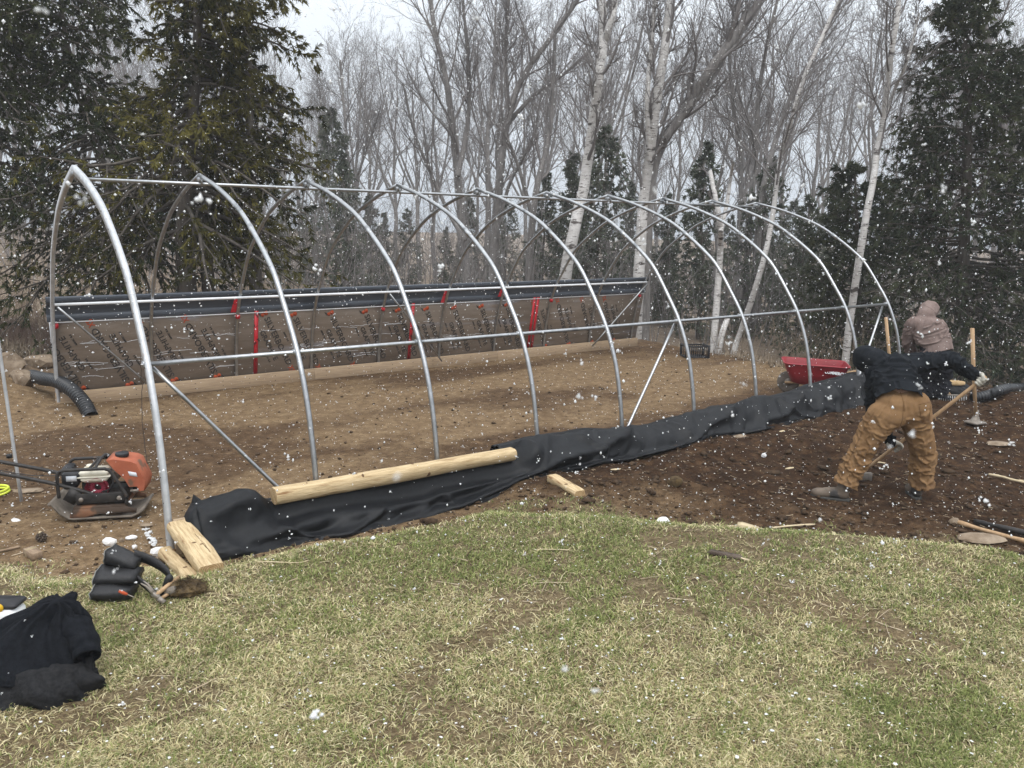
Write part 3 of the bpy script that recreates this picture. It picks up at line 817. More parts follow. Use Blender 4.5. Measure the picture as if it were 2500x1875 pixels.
hero('leaning_tree', 'dark rough limbs leaning steeply up to the right beside the scarred white birch', [
    ([(1390, 740), (1398, 480), (1416, 345), (1470, 250), (1550, 130), (1650, -10)], 19.9, .155, .10),
    ([(1436, 300), (1500, 215), (1560, 130), (1590, 30), (1600, -40)], 19.9, .10, .06)], 23, 'bark', dens=1.0, t0=.4, limb=(.16, .34))
hero('birch_tree', 'slim white birch with a broken forked top beside the black crate', [
    ([(1537, 800), (1549, 640), (1556, 540), (1556, 490), (1546, 430), (1534, 370)], 17.3, .08, .045),
    ([(1557, 500), (1570, 440), (1578, 385), (1584, 350)], 17.3, .05, .03)], 24, 'birch', dens=.35, t0=.7, limb=(.1, .2))
hero('birch_stump', 'short pale broken birch stub beside the slim forked birch', [
    ([(1546, 790), (1560, 720), (1571, 690)], 17.1, .07, .062)], 29, 'birch', 0, 'stump')
hero('birch_tree', 'thin crooked birch leaning far right between crate and wheelbarrow', [
    ([(1572, 810), (1592, 740), (1622, 650), (1650, 560), (1670, 460), (1684, 350), (1706, 270), (1740, 160), (1790, 50), (1835, -40)], 17.8, .075, .035)], 25, 'birch', dens=1.0, t0=.42, limb=(.18, .36))
hero('birch_tree', 'tall pale birch standing in front of the big evergreen on the right', [
    ([(1822, 800), (1838, 680), (1862, 520), (1884, 400), (1902, 290), (1918, 180), (1930, 80), (1948, -40)], 16.0, .078, .045),
    ([(1905, 275), (1930, 200), (1960, 130), (1985, 30)], 16.0, .04, .02)], 26, 'birch', dens=1.0, t0=.5, limb=(.14, .32))
hero('maple_tree', 'bare tree with upswept crown, left one of the two tallest behind the ridge', [
    ([(1018, 640), (1000, 500), (984, 330), (965, 180), (938, 60), (925, -60)], 27, .17, .05),
    ([(988, 380), (1010, 270), (1012, 150), (1000, 0)], 27, .10, .04),
    ([(1004, 520), (960, 440), (900, 300), (870, 180)], 27, .085, .03)], 31, dens=1.15, t0=.35, limb=(.2, .42))
hero('maple_tree', 'bare tree forking into long limbs that fan right behind the ridge', [
    ([(1060, 640), (1070, 500), (1082, 360), (1100, 240), (1140, 150), (1235, 20), (1270, -40)], 26, .17, .05),
    ([(1094, 270), (1150, 210), (1230, 150), (1310, 70)], 26, .085, .03),
    ([(1098, 240), (1092, 130), (1100, -30)], 26, .09, .04),
    ([(1068, 520), (1100, 400), (1150, 300), (1170, 200)], 26, .07, .03)], 32, dens=1.1, t0=.35, limb=(.2, .4))
hero('maple_tree', 'darker bare tree with bent limbs left of the stout white birch', [
    ([(1140, 650), (1146, 520), (1160, 400), (1185, 300), (1195, 180), (1200, 60)], 24, .13, .04),
    ([(1150, 470), (1120, 360), (1090, 290), (1060, 260)], 24, .07, .025)], 33, dens=1.0, t0=.35, limb=(.2, .4))
for q, (u0, pts) in enumerate([(1630, [(1632, 640), (1640, 480), (1660, 360), (1700, 230), (1760, 110), (1830, -20)]), (1610, [(1612, 650), (1618, 480), (1632, 340), (1640, 200), (1665, 60), (1690, -40)]), (1590, [(1596, 650), (1598, 500), (1600, 340), (1580, 200), (1575, 60)])]):
    hero('ash_tree', ['grey bare tree sweeping up right behind the far arches, fullest crown', 'straight grey bare tree rising between the far arches and sky', 'slender grey bare tree just right of the dark leaning limbs'][q], [(pts, 24 + q, .12, .035)], 40 + q, dens=1.3, t0=.3, limb=(.25, .48), up=.06)
hero('ash_tree', 'bare tree with spreading twigs at the upper right edge', [([(2165, 700), (2180, 500), (2170, 300), (2140, 120), (2110, -40)], 20, .11, .05), ([(2176, 380), (2205, 230), (2230, 90)], 20, .06, .03)], 44, dens=1.0, t0=.35, limb=(.2, .4))
hero('maple_tree', 'faint bare tree with wide fan crown right of the left evergreens', [
    ([(742, 640), (748, 500), (752, 380), (745, 260), (735, 130)], 34, .13, .04), ([(750, 440), (790, 330), (820, 240)], 34, .06, .03), ([(750, 400), (705, 290), (690, 190)], 34, .06, .03)], 45, dens=1.1, t0=.35, limb=(.22, .42))

# ---- evergreens
def leaves(pos, dirs, size, width, tint, rng, fan=6, spreadang=.9):
    """flat sprays: each site carries a fan of kite shaped leaf faces"""
    n = len(pos)
    ref = unit(rng.normal(0, 1, (n, 3))); side = unit(np.cross(dirs, ref))
    V = []; Cc = []
    for f in range(fan):
        a = (f / (fan - 1) - .5) * 2 * spreadang + rng.normal(0, .12, n)
        d = np.cos(a)[:, None] * dirs + np.sin(a)[:, None] * side
        d = unit(d + rng.normal(0, .15, (n, 3)))
        nn = unit(np.cross(d, unit(rng.normal(0, 1, (n, 3)))))
        b = pos + dirs * (size * .35 * rng.random(n))[:, None]
        Ls = (size * rng.uniform(.6, 1.1, n) * (1 - .3 * abs(f / (fan - 1) - .5)))[:, None]; w_ = Ls * width
        V.append(np.stack([b - nn * w_, b + nn * w_, b + d * Ls], 1))
        Cc.append(np.repeat((tint * rng.uniform(.75, 1.25, (n, 1)))[:, None], 3, 1))
    V = np.concatenate(V).reshape(-1, 3); Cc = np.concatenate(Cc).reshape(-1, 3)
    q = np.arange(len(V)).reshape(-1, 3)
    return V, q, Cc

def evergreen(seed, H, rad, z0, nlimb, per, lsize, droop=-.12, tint=((.030, .040, .016), (.085, .085, .026)), trunk=None, prof=None, r0=None, width=.13, jitter=.35, az=None, fan=7, nsite=8, sag=-.85):
    """returns trunk mesh, branches mesh, foliage mesh"""
    rng = np.random.default_rng(seed)
    P = trunk_poly(trunk if trunk is not None else [(0, 0, -.3), (.02 * H, 0, .3 * H), (0, .02 * H, .65 * H), (0, 0, H)], 18, rng, .012)
    r0 = r0 or H * .014
    Rd = r0 * np.linspace(1.15, .12, 18)
    zt = P[:, 2]
    zz = z0 + (H - z0) * (np.arange(nlimb) + rng.random(nlimb)) / nlimb
    tt = (zz - z0) / (H - z0)
    pos = np.stack([np.interp(zz, zt, P[:, j]) for j in range(3)], 1)
    pr = prof(tt) if prof else (1 - tt) ** .8 * (.55 + .45 * smooth(0, .2, tt))
    Ln = rad * np.clip(pr, .06, None) * rng.uniform(1 - jitter, 1 + jitter * .4, nlimb)
    a = rng.uniform(0, 6.283, nlimb) if az is None else rng.uniform(az[0], az[1], nlimb)
    d = np.stack([np.cos(a), np.sin(a), .25 - .35 * (1 - tt) + rng.normal(0, .12, nlimb)], 1); d = unit(d)
    k = 8; out = [pos]
    for j in range(k - 1):
        d = unit(d + np.array([0, 0, droop if j < 4 else -droop * .4]) + rng.normal(0, .09, (nlimb, 3)))
        out.append(out[-1] + d * (Ln / (k - 1))[:, None])
    LP = np.stack(out, 1); LR = np.maximum(r0 * .28 * (1 - .6 * tt), .006)[:, None] * np.linspace(1, .25, k)[None]
    # secondary shoots
    SP, SR = grow(LP, LR, per, .18, 1.0, (.5, 1.2), (.22, .42), -.05, .12, 3, .5, rng, .4, .35, rmin=.003)
    S_ = SP.shape[0]
    tq = rng.uniform(.15, 1, (S_, nsite)); q = np.clip(tq * 2, 0, 1.99); i_ = q.astype(int); f = (q - i_)[..., None]; n_ = np.arange(S_)[:, None]
    site = (SP[n_, i_] * (1 - f) + SP[n_, i_ + 1] * f).reshape(-1, 3)
    sd_ = unit(SP[n_, i_ + 1] - SP[n_, i_]).reshape(-1, 3)
    sd_ = unit(sd_ + np.array([0, 0, sag]) + rng.normal(0, .25, sd_.shape))
    # clumps of lighter growth
    limb_id = np.repeat(np.repeat(np.arange(nlimb), per), nsite)
    mixv = np.clip(rng.beta(1.3, 1.8, nlimb)[limb_id] + rng.normal(0, .18, len(site)), 0, 1)[:, None]
    t_ = np.array(tint[0]) * (1 - mixv) + np.array(tint[1]) * mixv
    V, Qd, Cc = leaves(site, sd_, np.full(len(site), lsize) * rng.uniform(.7, 1.2, len(site)), width, t_, rng, fan=fan)
    tm = tubes_mesh('trunk', [(P[None], Rd[None], 10)]); tm.polygons.foreach_set('use_smooth', np.ones(len(tm.polygons), bool))
    bm_ = tubes_mesh('limbs', [(LP, LR, 4), (SP, SR, 3)])
    fm = npmesh('foliage', V, None, Qd, col=Cc)
    for q_, mt in ((tm, 'cedarbark'), (bm_, 'cedarbark'), (fm, 'needles')): q_.materials.append(M[mt])
    return tm, bm_, fm
def place_ever(meshes, loc, rz, sc, label, group=None, name='cedar_tree'):
    r = empty(name, loc, label, 'tree', group, (0, 0, rz)); r.scale = (sc, sc, sc)
    for nm, me_ in zip(('trunk', 'limbs', 'foliage'), meshes):
        o = bpy.data.objects.new(nm, me_); C.objects.link(o); o.parent = r
        if nm == 'limbs': o['kind'] = 'stuff'
    return r
def sight(pts, D):
    """trunk points relative to the ground below the first one"""
    P = np.array([at_d(u, v, D + .15 * math.sin(j * 2.1)) for j, (u, v) in enumerate(pts)])
    g = float(height(P[0][0], P[0][1])); P[0][2] = g - .2
    o = np.array([P[0][0], P[0][1], g]); return P - o, o
olive = ((.016, .020, .008), (.15, .132, .036)); dark = ((.013, .020, .010), (.07, .078, .032)); hazy = ((.085, .10, .08), (.145, .158, .118)); right_hazed = ((.026, .036, .023), (.085, .094, .052))  # last two tints paled: haze put into the foliage colour of farther evergreens
full = lambda t: (1 - t ** 3) * (.75 + .25 * np.sin(t * 9))
tp, o = sight([(408, 690), (402, 590), (398, 480), (412, 300), (424, 120), (428, -60), (430, -220)], 14.2)
place_ever(evergreen(1, tp[-1][2], 2.7, 2.3, 105, 13, .125, -.15, olive, tp, full, .17), o, 0, 1, 'broad olive cedar with bare lower trunk behind the near end of the wall', 'left evergreens')
tp, o = sight([(556, 690), (552, 560), (545, 400), (538, 180), (534, 0), (530, -200)], 14.8)
place_ever(evergreen(2, tp[-1][2], 1.55, 3.0, 75, 12, .12, -.12, olive, tp, lambda t: .55 + .5 * t - .2 * t ** 4, .12), o, 0, 1, 'slender cedar with straight grey trunk, rightmost of the left evergreens', 'left evergreens')
tp, o = sight([(266, 690), (258, 590), (238, 420), (180, 230), (140, 60), (110, -200)], 15.6)
place_ever(evergreen(3, tp[-1][2], 3.3, 1.9, 135, 12, .125, -.16, dark, tp, full, .13), o, 0, 1, 'shaggy dark cedar with low hanging boughs at the far left', 'left evergreens')
tp, o = sight([(455, 690), (448, 580), (440, 480), (470, 330), (490, 100), (500, -150)], 14.5)
place_ever(evergreen(4, tp[-1][2], 1.5, 2.1, 52, 11, .12, -.14, olive, tp, full, .12), o, 0, 1, 'leaning cedar stem close beside the broad dark cedar', 'left evergreens')
tp, o = sight([(-60, 700), (-50, 500), (-30, 200), (-10, -150)], 15.0)
place_ever(evergreen(6, tp[-1][2], 2.6, 2.9, 84, 12, .125, -.16, dark, tp, full, .13), o, 0, 1, 'dark cedar bough mass cut by the left edge of the picture', 'left evergreens')
tp, o = sight([(2075, 800), (2080, 600), (2090, 300), (2085, 40), (2080, -60)], 16.6)
place_ever(evergreen(5, tp[-1][2], 2.75, .25, 190, 13, .125, -.02, right_hazed, tp, lambda t: (1 - t) ** .62 * .95, .14, jitter=.25), o, 0, 1, 'huge dense dark green cedar on the right behind the bending workers', 'right evergreens')
tp, o = sight([(2260, 800), (2262, 600), (2260, 250), (2255, 60)], 16.2)
place_ever(evergreen(8, tp[-1][2], 2.0, .3, 90, 12, .125, -.02, right_hazed, tp, lambda t: (1 - t) ** .6, .13), o, 0, 1, 'dark cedar half cut off by the right edge of the picture', 'right evergreens')
tp, o = sight([(1850, 800), (1852, 640), (1850, 480), (1846, 355)], 19)
place_ever(evergreen(9, tp[-1][2], 1.9, .2, 100, 12, .125, 0, right_hazed, tp, lambda t: (1 - t) ** .55, .10), o, 0, 1, 'lower bushy cedar at the left shoulder of the huge right cedar', 'right evergreens')
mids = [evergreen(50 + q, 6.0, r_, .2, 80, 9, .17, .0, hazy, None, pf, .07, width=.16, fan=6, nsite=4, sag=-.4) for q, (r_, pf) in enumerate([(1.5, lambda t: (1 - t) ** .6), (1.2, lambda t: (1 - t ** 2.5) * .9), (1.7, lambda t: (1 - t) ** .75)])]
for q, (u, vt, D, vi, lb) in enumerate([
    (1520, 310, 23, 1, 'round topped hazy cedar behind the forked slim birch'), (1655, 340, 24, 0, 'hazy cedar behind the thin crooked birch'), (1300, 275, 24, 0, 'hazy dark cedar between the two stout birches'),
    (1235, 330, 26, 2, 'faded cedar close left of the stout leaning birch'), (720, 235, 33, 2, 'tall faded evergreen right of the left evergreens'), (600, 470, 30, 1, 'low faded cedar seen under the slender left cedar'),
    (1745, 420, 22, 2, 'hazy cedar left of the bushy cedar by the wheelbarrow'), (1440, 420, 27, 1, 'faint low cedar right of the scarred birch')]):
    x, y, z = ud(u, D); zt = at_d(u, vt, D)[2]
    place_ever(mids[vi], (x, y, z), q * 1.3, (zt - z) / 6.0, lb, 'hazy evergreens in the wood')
rng = np.random.default_rng(77)
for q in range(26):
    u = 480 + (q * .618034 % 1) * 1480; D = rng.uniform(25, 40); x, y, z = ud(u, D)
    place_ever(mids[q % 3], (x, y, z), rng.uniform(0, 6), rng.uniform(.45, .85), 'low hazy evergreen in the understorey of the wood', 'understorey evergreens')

# ---- undergrowth: thin stems nobody could count
def stems(name, n, area, hgt, rad, mt, seed, label_kind=True, lean=.25, sub=5):
    rng = np.random.default_rng(seed)
    pts = []
    while len(pts) < n:
        u = rng.uniform(*area[0]); D = rng.uniform(*area[1]); x, y, z = ud(u, D)
        if -.4 < x < 11.6 and y < 3.5: continue
        pts.append((x, y, z - .05))
    B = np.array(pts); h = rng.uniform(hgt[0], hgt[1], n); k = 5
    d = unit(np.stack([rng.normal(0, lean, n), rng.normal(0, lean, n), np.ones(n)], 1)); out = [B]
    for j in range(k - 1):
        d = unit(d + rng.normal(0, .1, (n, 3))); out.append(out[-1] + d * (h / (k - 1))[:, None])
    P = np.stack(out, 1); Rd = (rad * rng.uniform(.6, 1.5, n))[:, None] * np.linspace(1, .3, k)[None]
    sets = [(P, Rd, 3)]
    if sub:
        p2, r2 = grow(P, Rd, sub, .25, 1, (.3, .9), (.3, .6), .06, .12, 4, .6, rng, .5, .4, rmin=rad * .3); sets.append((p2, r2, 3))
        if sub > 4:
            p3, r3 = grow(p2, r2, 3, .25, 1, (.3, .9), (.3, .7), .03, .12, 3, .7, rng, .6, .4, rmin=rad * .3); sets.append((p3, r3, 3))
    return tag(link(name, tubes_mesh(name, sets), M[mt]), kind='stuff')
M['brush'] = mat('reddish_brush', (.13, .085, .07), (.20, .14, .115), 3, .9)
M['drygrass'] = mat('dry_grass', (.20, .155, .11), (.30, .245, .18), 3, .9)
stems('undergrowth', 800, ((450, 2250), (19, 40)), (1.2, 4.5), .014, 'twig', 301)
stems('undergrowth', 200, ((-100, 560), (24, 44)), (1.5, 5), .016, 'twig', 302)
stems('dry_brush', 500, ((-60, 360), (14.5, 22)), (.2, .6), .004, 'brush', 303, lean=.5, sub=4)
stems('dry_brush', 420, ((-60, 115), (14.2, 16.5)), (.25, .6), .0035, 'brush', 306, lean=.5, sub=4)
stems('dry_brush', 260, ((1500, 2230), (15.0, 19)), (.3, 1.4), .005, 'drygrass', 304, lean=.3, sub=3)
# tufts of dead grass on the slope behind
def tufts(name, n, area, seed, hl=(.12, .35), mt='drygrass'):
    rng = np.random.default_rng(seed); pts = []
    while len(pts) < n:
        u = rng.uniform(*area[0]); D = area[1][0] + (area[1][1] - area[1][0]) * rng.random() ** 1.6; x, y, z = ud(u, D)
        if -.4 < x < 11.6 and y < 3.4: continue
        pts.append((x, y, float(ground(x, y)) - .02))
    B = np.repeat(np.array(pts), 7, 0); m = len(B); B[:, :2] += rng.normal(0, .07, (m, 2))
    d = unit(np.stack([rng.normal(0, .6, m), rng.normal(0, .6, m), np.ones(m)], 1)); h = rng.uniform(*hl, m)[:, None]
    s_ = unit(np.cross(d, np.array([0, 0, 1.0]))) * .006 * rng.uniform(.7, 2, (m, 1))
    mid = B + d * h * .55; tipp = B + d * h * .9 + np.stack([rng.normal(0, .07, m), rng.normal(0, .07, m), -.1 * h[:, 0]], 1)
    V = np.stack([B - s_, B + s_, mid - s_ * .7, mid + s_ * .7, tipp], 1).reshape(-1, 3); b = np.arange(m) * 5
    return tag(link(name, npmesh(name, V, np.stack([b, b + 1, b + 3, b + 2], 1), np.stack([b + 2, b + 3, b + 4], 1)), M[mt]), kind='stuff')
tufts('dead_grass', 3600, ((-80, 640), (13.5, 32)), 311)
tufts('dead_grass', 900, ((1480, 2240), (14, 20)), 312, (.1, .3))

# ------------------------------------------------------------------ lawn
def lawn():
    rng = np.random.default_rng(9)
    n = 440000
    b = 2.7 * (7.6 / 2.7) ** rng.random(n); a = rng.uniform(-.86, .86, n) * b
    x = CAM[0] + a * RT[0] + b * FH[0]; y = CAM[1] + a * RT[1] + b * FH[1]
    ld = lawn_dist(x, y) + (fbm(x * 2.2, y * 2.2, 4, 3) - .5) * 1.0 + (fbm(x * 8, y * 8, 3, 4) - .5) * .5
    bare = smooth(.55, .66, fbm(x * 1.3 + 9, y * 1.3, 4, 14))
    keep = rng.random(n) < smooth(-.25, .5, ld) ** 1.2 * (1 - .8 * bare) * (.35 + .65 * smooth(.30, .5, fbm(x * 9, y * 9, 2, 50)))
    x = x[keep]; y = y[keep]; ld = ld[keep]; n = len(x)
    z = ground(x, y)
    # green patches drift to the right and far side; straw elsewhere
    lat = (x - CAM[0]) * RT[0] + (y - CAM[1]) * RT[1]; fwd = (x - CAM[0]) * FH[0] + (y - CAM[1]) * FH[1]
    g = fbm(x * .9, y * .9, 4, 77) * .75 + fbm(x * 5, y * 5, 3, 78) * .45 + .10 * np.clip(lat / 3, -1, 1) + .05 * np.clip((fwd - 4.5) / 2, -1, 1)
    pg = smooth(.42, .80, g) * .55 + .26
    isg = rng.random(n) < pg
    hgt = np.where(isg, rng.uniform(.015, .040, n), rng.uniform(.013, .036, n)) * (1 + .35 * (rng.random(n) < .08))
    lean = np.where(isg, rng.uniform(.2, 1.1, n), rng.uniform(.7, 2.6, n))
    az = rng.uniform(0, 6.283, n) + 0
    d = unit(np.stack([np.cos(az) * lean, np.sin(az) * lean, np.ones(n)], 1))
    wd = np.where(isg, rng.uniform(.0017, .0031, n), rng.uniform(.0015, .0030, n)) * (1 + .12 * (fwd - 3))
    s_ = np.stack([-np.sin(az + rng.normal(0, .5, n)), np.cos(az), np.zeros(n)], 1) * wd[:, None]
    B = np.stack([x, y, z - .004], 1)
    Ln = (hgt * (1 + .45 * lean))[:, None]
    mid = B + d * Ln * .55; mid[:, 2] += .002
    tipp = B + d * Ln + np.stack([np.cos(az), np.sin(az), -.9 * np.ones(n)], 1) * (Ln * .22)
    tipp[:, 2] = np.maximum(tipp[:, 2], z + .003)
    V = np.stack([B - s_, B + s_, mid - s_ * .8, mid + s_ * .8, tipp], 1).reshape(-1, 3)
    green = np.array([[.185, .215, .062], [.26, .285, .10], [.12, .15, .042]])[rng.integers(0, 3, n)]
    straw = np.array([[.55, .48, .265], [.43, .365, .19], [.68, .61, .38], [.25, .19, .10]])[rng.integers(0, 4, n)]
    col = np.where(isg[:, None], green, straw) * rng.uniform(.8, 1.2, (n, 1))
    bq = np.arange(n) * 5
    return npmesh('grass', V, np.stack([bq, bq + 1, bq + 3, bq + 2], 1), np.stack([bq + 2, bq + 3, bq + 4], 1), col=np.repeat(col, 5, 0))
M['grass'] = mat('grass_blades', (.9, .9, .9), (1.1, 1.1, 1.1), 3, .7, attr=True, trans=.25)
tag(link('grass', lawn(), M['grass']), kind='stuff')

# ------------------------------------------------------------------ falling snow
def flakes(n, near, far, rr, seed, lobes=2):
    rng = np.random.default_rng(seed)
    D = (near ** 3 + (far ** 3 - near ** 3) * rng.random(n)) ** (1 / 3.0)
    a = rng.uniform(-.9, .9, n) * D; e = rng.uniform(-.62, .62, n) * D
    P = CAM + FW * D[:, None] + RR * a[:, None] + UU * e[:, None]
    ok = P[:, 2] > ground(P[:, 0], P[:, 1]) + .03
    P = P[ok]; n = len(P)
    r = np.clip(np.exp(rng.normal(math.log(rr), .45, n)), .002, .014)
    octv = np.array([(1, 0, 0), (-1, 0, 0), (0, 1, 0), (0, -1, 0), (0, 0, 1), (0, 0, -1)], float)
    octf = np.array([(0, 2, 4), (2, 1, 4), (1, 3, 4), (3, 0, 4), (2, 0, 5), (1, 2, 5), (3, 1, 5), (0, 3, 5)])
    V = []; T = []; k = 0
    for q in range(lobes):
        c = P + rng.normal(0, .75, (n, 3)) * r[:, None] * (q > 0)
        sc = r[:, None, None] * rng.uniform(.45, 1.15, (n, 6, 1)) * (1 if q == 0 else .62) * np.repeat(rng.uniform(.55, 1.25, (n, 3)), 2, 1)[:, :, None]
        V.append((c[:, None] + octv[None] * sc).reshape(-1, 3))
        T.append((np.arange(n)[:, None, None] * 6 + octf[None]).reshape(-1, 3) + k); k += n * 6
    return np.concatenate(V), np.concatenate(T)
sets = [flakes(30, .5, 1.3, .0034, 12, 6), flakes(640, 1.4, 4, .0040, 13, 5), flakes(44000, 4, 14, .0058, 15, 1), flakes(50000, 10, 28, .0075, 19, 1)]
V = np.concatenate([q[0] for q in sets]); off = np.cumsum([0] + [len(q[0]) for q in sets]); T = np.concatenate([q[1] + o_ for q, o_ in zip(sets, off)])
tag(link('falling_snow', npmesh('falling_snow', V, None, T), M['snow']), kind='stuff')
# flakes that have settled on soil, grass and fabric
def settled(n, seed):
    rng = np.random.default_rng(seed)
    b = 3.0 * (20 / 3.0) ** rng.random(n); a = rng.uniform(-.72, .72, n) * b
    x = CAM[0] + a * RT[0] + b * FH[0]; y = CAM[1] + a * RT[1] + b * FH[1]
    k = rng.random(n) < np.where(lawn_dist(x, y) > .1, .25, 1); x = x[k]; y = y[k]; n = len(x)
    z = ground(x, y) + np.where(lawn_dist(x, y) > .1, .022, .003)
    r = np.clip(np.exp(rng.normal(math.log(.0046), .42, n)), .0025, .011)
    th = np.arange(6) * math.pi / 3
    ring = np.stack([np.cos(th), np.sin(th), np.zeros(6)], 1)[None] * (r[:, None, None] * rng.uniform(.6, 1.25, (n, 6, 1)))
    P = np.stack([x, y, z], 1)
    V = np.concatenate([P[:, None] + ring, (P + np.stack([0 * r, 0 * r, r * .45], 1))[:, None]], 1)
    j = np.arange(6); f = np.stack([j, (j + 1) % 6, np.full(6, 6)], 1)
    return V.reshape(-1, 3), (np.arange(n)[:, None, None] * 7 + f[None]).reshape(-1, 3)
V, T = settled(10000, 16)
tag(link('settled_snow', npmesh('settled_snow', V, None, T), M['snow']), kind='stuff')
# ------------------------------------------------------------------ air thick with snow
hz = bpy.data.materials.new('haze_air'); hz.use_nodes = True
hn = hz.node_tree; hn.nodes.remove(hn.nodes['Principled BSDF'])
pv = hn.nodes.new('ShaderNodeVolumePrincipled'); pv.inputs['Density'].default_value = .0015; pv.inputs['Color'].default_value = (.93, .95, .98, 1); pv.inputs['Anisotropy'].default_value = 0
hn.links.new(pv.outputs[0], hn.nodes['Material Output'].inputs['Volume'])
c = MB(); c.box((28, 33, 14.0), (150, 140, 34))
tag(c.build('haze', hz), kind='stuff')
# ------------------------------------------------------------------ props
M['orange'] = mat('worn_orange_paint', (.32, .088, .045), (.42, .13, .068), 7, .6, .1, c3=(.15, .085, .055), s3=6, t3=.57)
M['orange_base'] = mat('muddy_orange_plate', (.20, .085, .042), (.13, .078, .048), 6, .8, .3, c3=(.055, .036, .025), s3=5, t3=.46)
M['black_paint'] = mat('worn_black_paint', (.018, .017, .017), (.04, .036, .034), 12, .5, .06, c3=(.12, .08, .06), s3=7, t3=.66)
M['cream'] = mat('cream_plastic', (.66, .62, .50), (.74, .70, .60), 6, .4, c3=(.40, .33, .22), s3=6, t3=.68)
M['red_plastic'] = mat('dark_red_plastic', (.27, .025, .05), (.34, .04, .07), 10, .45)
M['black_plastic'] = mat('black_plastic', (.016, .016, .018), (.026, .026, .03), 10, .45)
M['label'] = mat('printed_label', (.62, .65, .70), (.72, .74, .78), 5, .5)
M['wheelbarrow'] = mat('red_tray_paint', (.20, .008, .015), (.27, .014, .022), 5, .4, .03, spec=.45)
M['rim'] = mat('faded_red_rim', (.34, .05, .06), (.30, .035, .045), 6, .5)
M['toolwood'] = mat('tool_handle_wood', (.34, .215, .115), (.46, .31, .18), 6, .6, .1, stretch=(6, 6, .6))
M['toolsteel'] = mat('dusty_steel', (.20, .17, .14), (.30, .27, .24), 14, .55, .1, metal=.5)
M['tyre'] = mat('muddy_tyre', (.10, .085, .07), (.20, .17, .14), 9, .9, .2)
M['nylon'] = mat('black_nylon', (.010, .010, .011), (.018, .018, .020), 60, .55, .1, 120, spec=.35)
M['nylon_edge'] = mat('grey_binding', (.16, .16, .15), (.22, .22, .21), 20, .8)
M['fleece'] = mat('black_fleece', (.0055, .0065, .0085), (.011, .0125, .016), 40, .95, .3, 180, spec=.1)
M['charcoal'] = mat('charcoal_rib', (.012, .0125, .014), (.024, .024, .025), 40, .95, .3, 180, spec=.1)
M['hose'] = mat('yellow_green_hose', (.52, .60, .04), (.62, .68, .08), 5, .45)
M['yellow'] = mat('yellow_plastic', (.72, .42, .02), (.78, .48, .03), 5, .4)
M['white_plastic'] = mat('white_plastic', (.72, .73, .75), (.78, .79, .8), 5, .4)
M['weathered'] = mat('weathered_wood', (.19, .13, .085), (.30, .22, .15), 8, .85, .3, stretch=(1, 5, 5))
M['darkbark'] = mat('loose_bark', (.055, .040, .03), (.13, .10, .08), 14, .95, .5)
M['twine'] = mat('dark_twine', (.05, .04, .035), (.09, .07, .06), 30, .9)
M['straw'] = mat('pale_stick', (.46, .37, .23), (.60, .50, .34), 9, .85, .2)
M['root'] = mat('root_clod', (.04, .026, .014), (.11, .075, .035), 16, .95, .5)

def stand(name, u, v, label, cat, rz=0.0, dz=0.0, group=None, loc=None):
    p = gp(u, v) if loc is None else np.asarray(loc, float)
    return empty(name, (p[0], p[1], p[2] + dz), label, cat, group, (0, 0, -YAW + rz))

# ---- plate compactor
pc = stand('plate_compactor', 218, 1108, 'orange and black plate compactor with cream fuel tank standing on the soil', 'compactor', R(13))
m = MB()
prof = [(-.345, .16), (-.325, .165), (-.27, .085), (-.20, .03), (-.17, .022), (.30, .018), (.36, .045), (.40, .075)]
up_ = [(x, -.215, z) for x, z in prof]; dn_ = [(x, .215, z) for x, z in prof]
m.grid([[(x, y, z) for x, z in prof] for y in np.linspace(-.215, .215, 5)])
b0 = m.build('base_plate', M['tyre'], pc); q = b0.modifiers.new('thickness', 'SOLIDIFY'); q.thickness = .018
m = MB()
for y in (-.20, .20):
    m.poly([(-.19, y, .03), (-.18, y, .085), (-.15, y, .115), (.26, y, .118), (.34, y, .09), (.335, y, .055), (.29, y, .07), (.24, y, .072), (.215, y, .048), (.10, y, .046), (.08, y, .066), (-.03, y, .066), (-.06, y, .04), (-.12, y, .03)], .014, (0, 1, 0))
m.box((.05, 0, .118), (.42, .40, .012))
m.build('base_tray', M['orange_base'], pc)
m = MB(); m.box((-.06, 0, .145), (.16, .24, .05), bev=.01); m.box((.18, .02, .15), (.11, .2, .06), bev=.01); m.lathe([(0, -.13), (.055, -.13), (.055, .13), (0, .13)], (.19, 0, .165), 14, Rx(math.pi / 2)); m.build('exciter_housing', M['black_paint'], pc)
m = MB(); m.box((.055, -.155, .19), (.40, .012, .085), bev=.004); m.box((.055, .155, .19), (.40, .012, .085), bev=.004); m.box((.05, 0, .21), (.38, .30, .014)); m.box((-.17, -.14, .215), (.10, .03, .12), Ry(.6)); m.build('engine_deck', M['black_paint'], pc)
m = MB()
for x in (-.10, .2): m.lathe([(0, 0), (.02, 0), (.02, .012), (.008, .014), (0, .014)], (x, -.162, .185), 8, Rx(math.pi / 2))
m.build('bolt', M['toolsteel'], pc)
def bar(mb, pts, r, n=24, k=8): mb.tube(spline(pts, n), r, k)
cage = MB()
for y in (-.175, .175):
    bar(cage, [(-.265, y, .215), (-.268, y, .33), (-.262, y, .42), (-.235, y, .448), (-.19, y, .455), (.08, y, .455), (.115, y, .45), (.155, y, .42), (.25, y, .23), (.262, y, .19), (.258, y, .13)], .0145, 44)
cage.tube([(-.02, -.175, .455), (-.02, .175, .455)], .012, 8)
bar(cage, [(.03, -.175, .455), (.05, -.12, .50), (.055, 0, .515), (.05, .12, .50), (.03, .175, .455)], .013, 20)
bar(cage, [(.10, .175, .45), (.075, .10, .50), (.06, .0, .52)], .012, 10)
cage.build('roll_cage', M['black_paint'], pc, True)
m = MB()
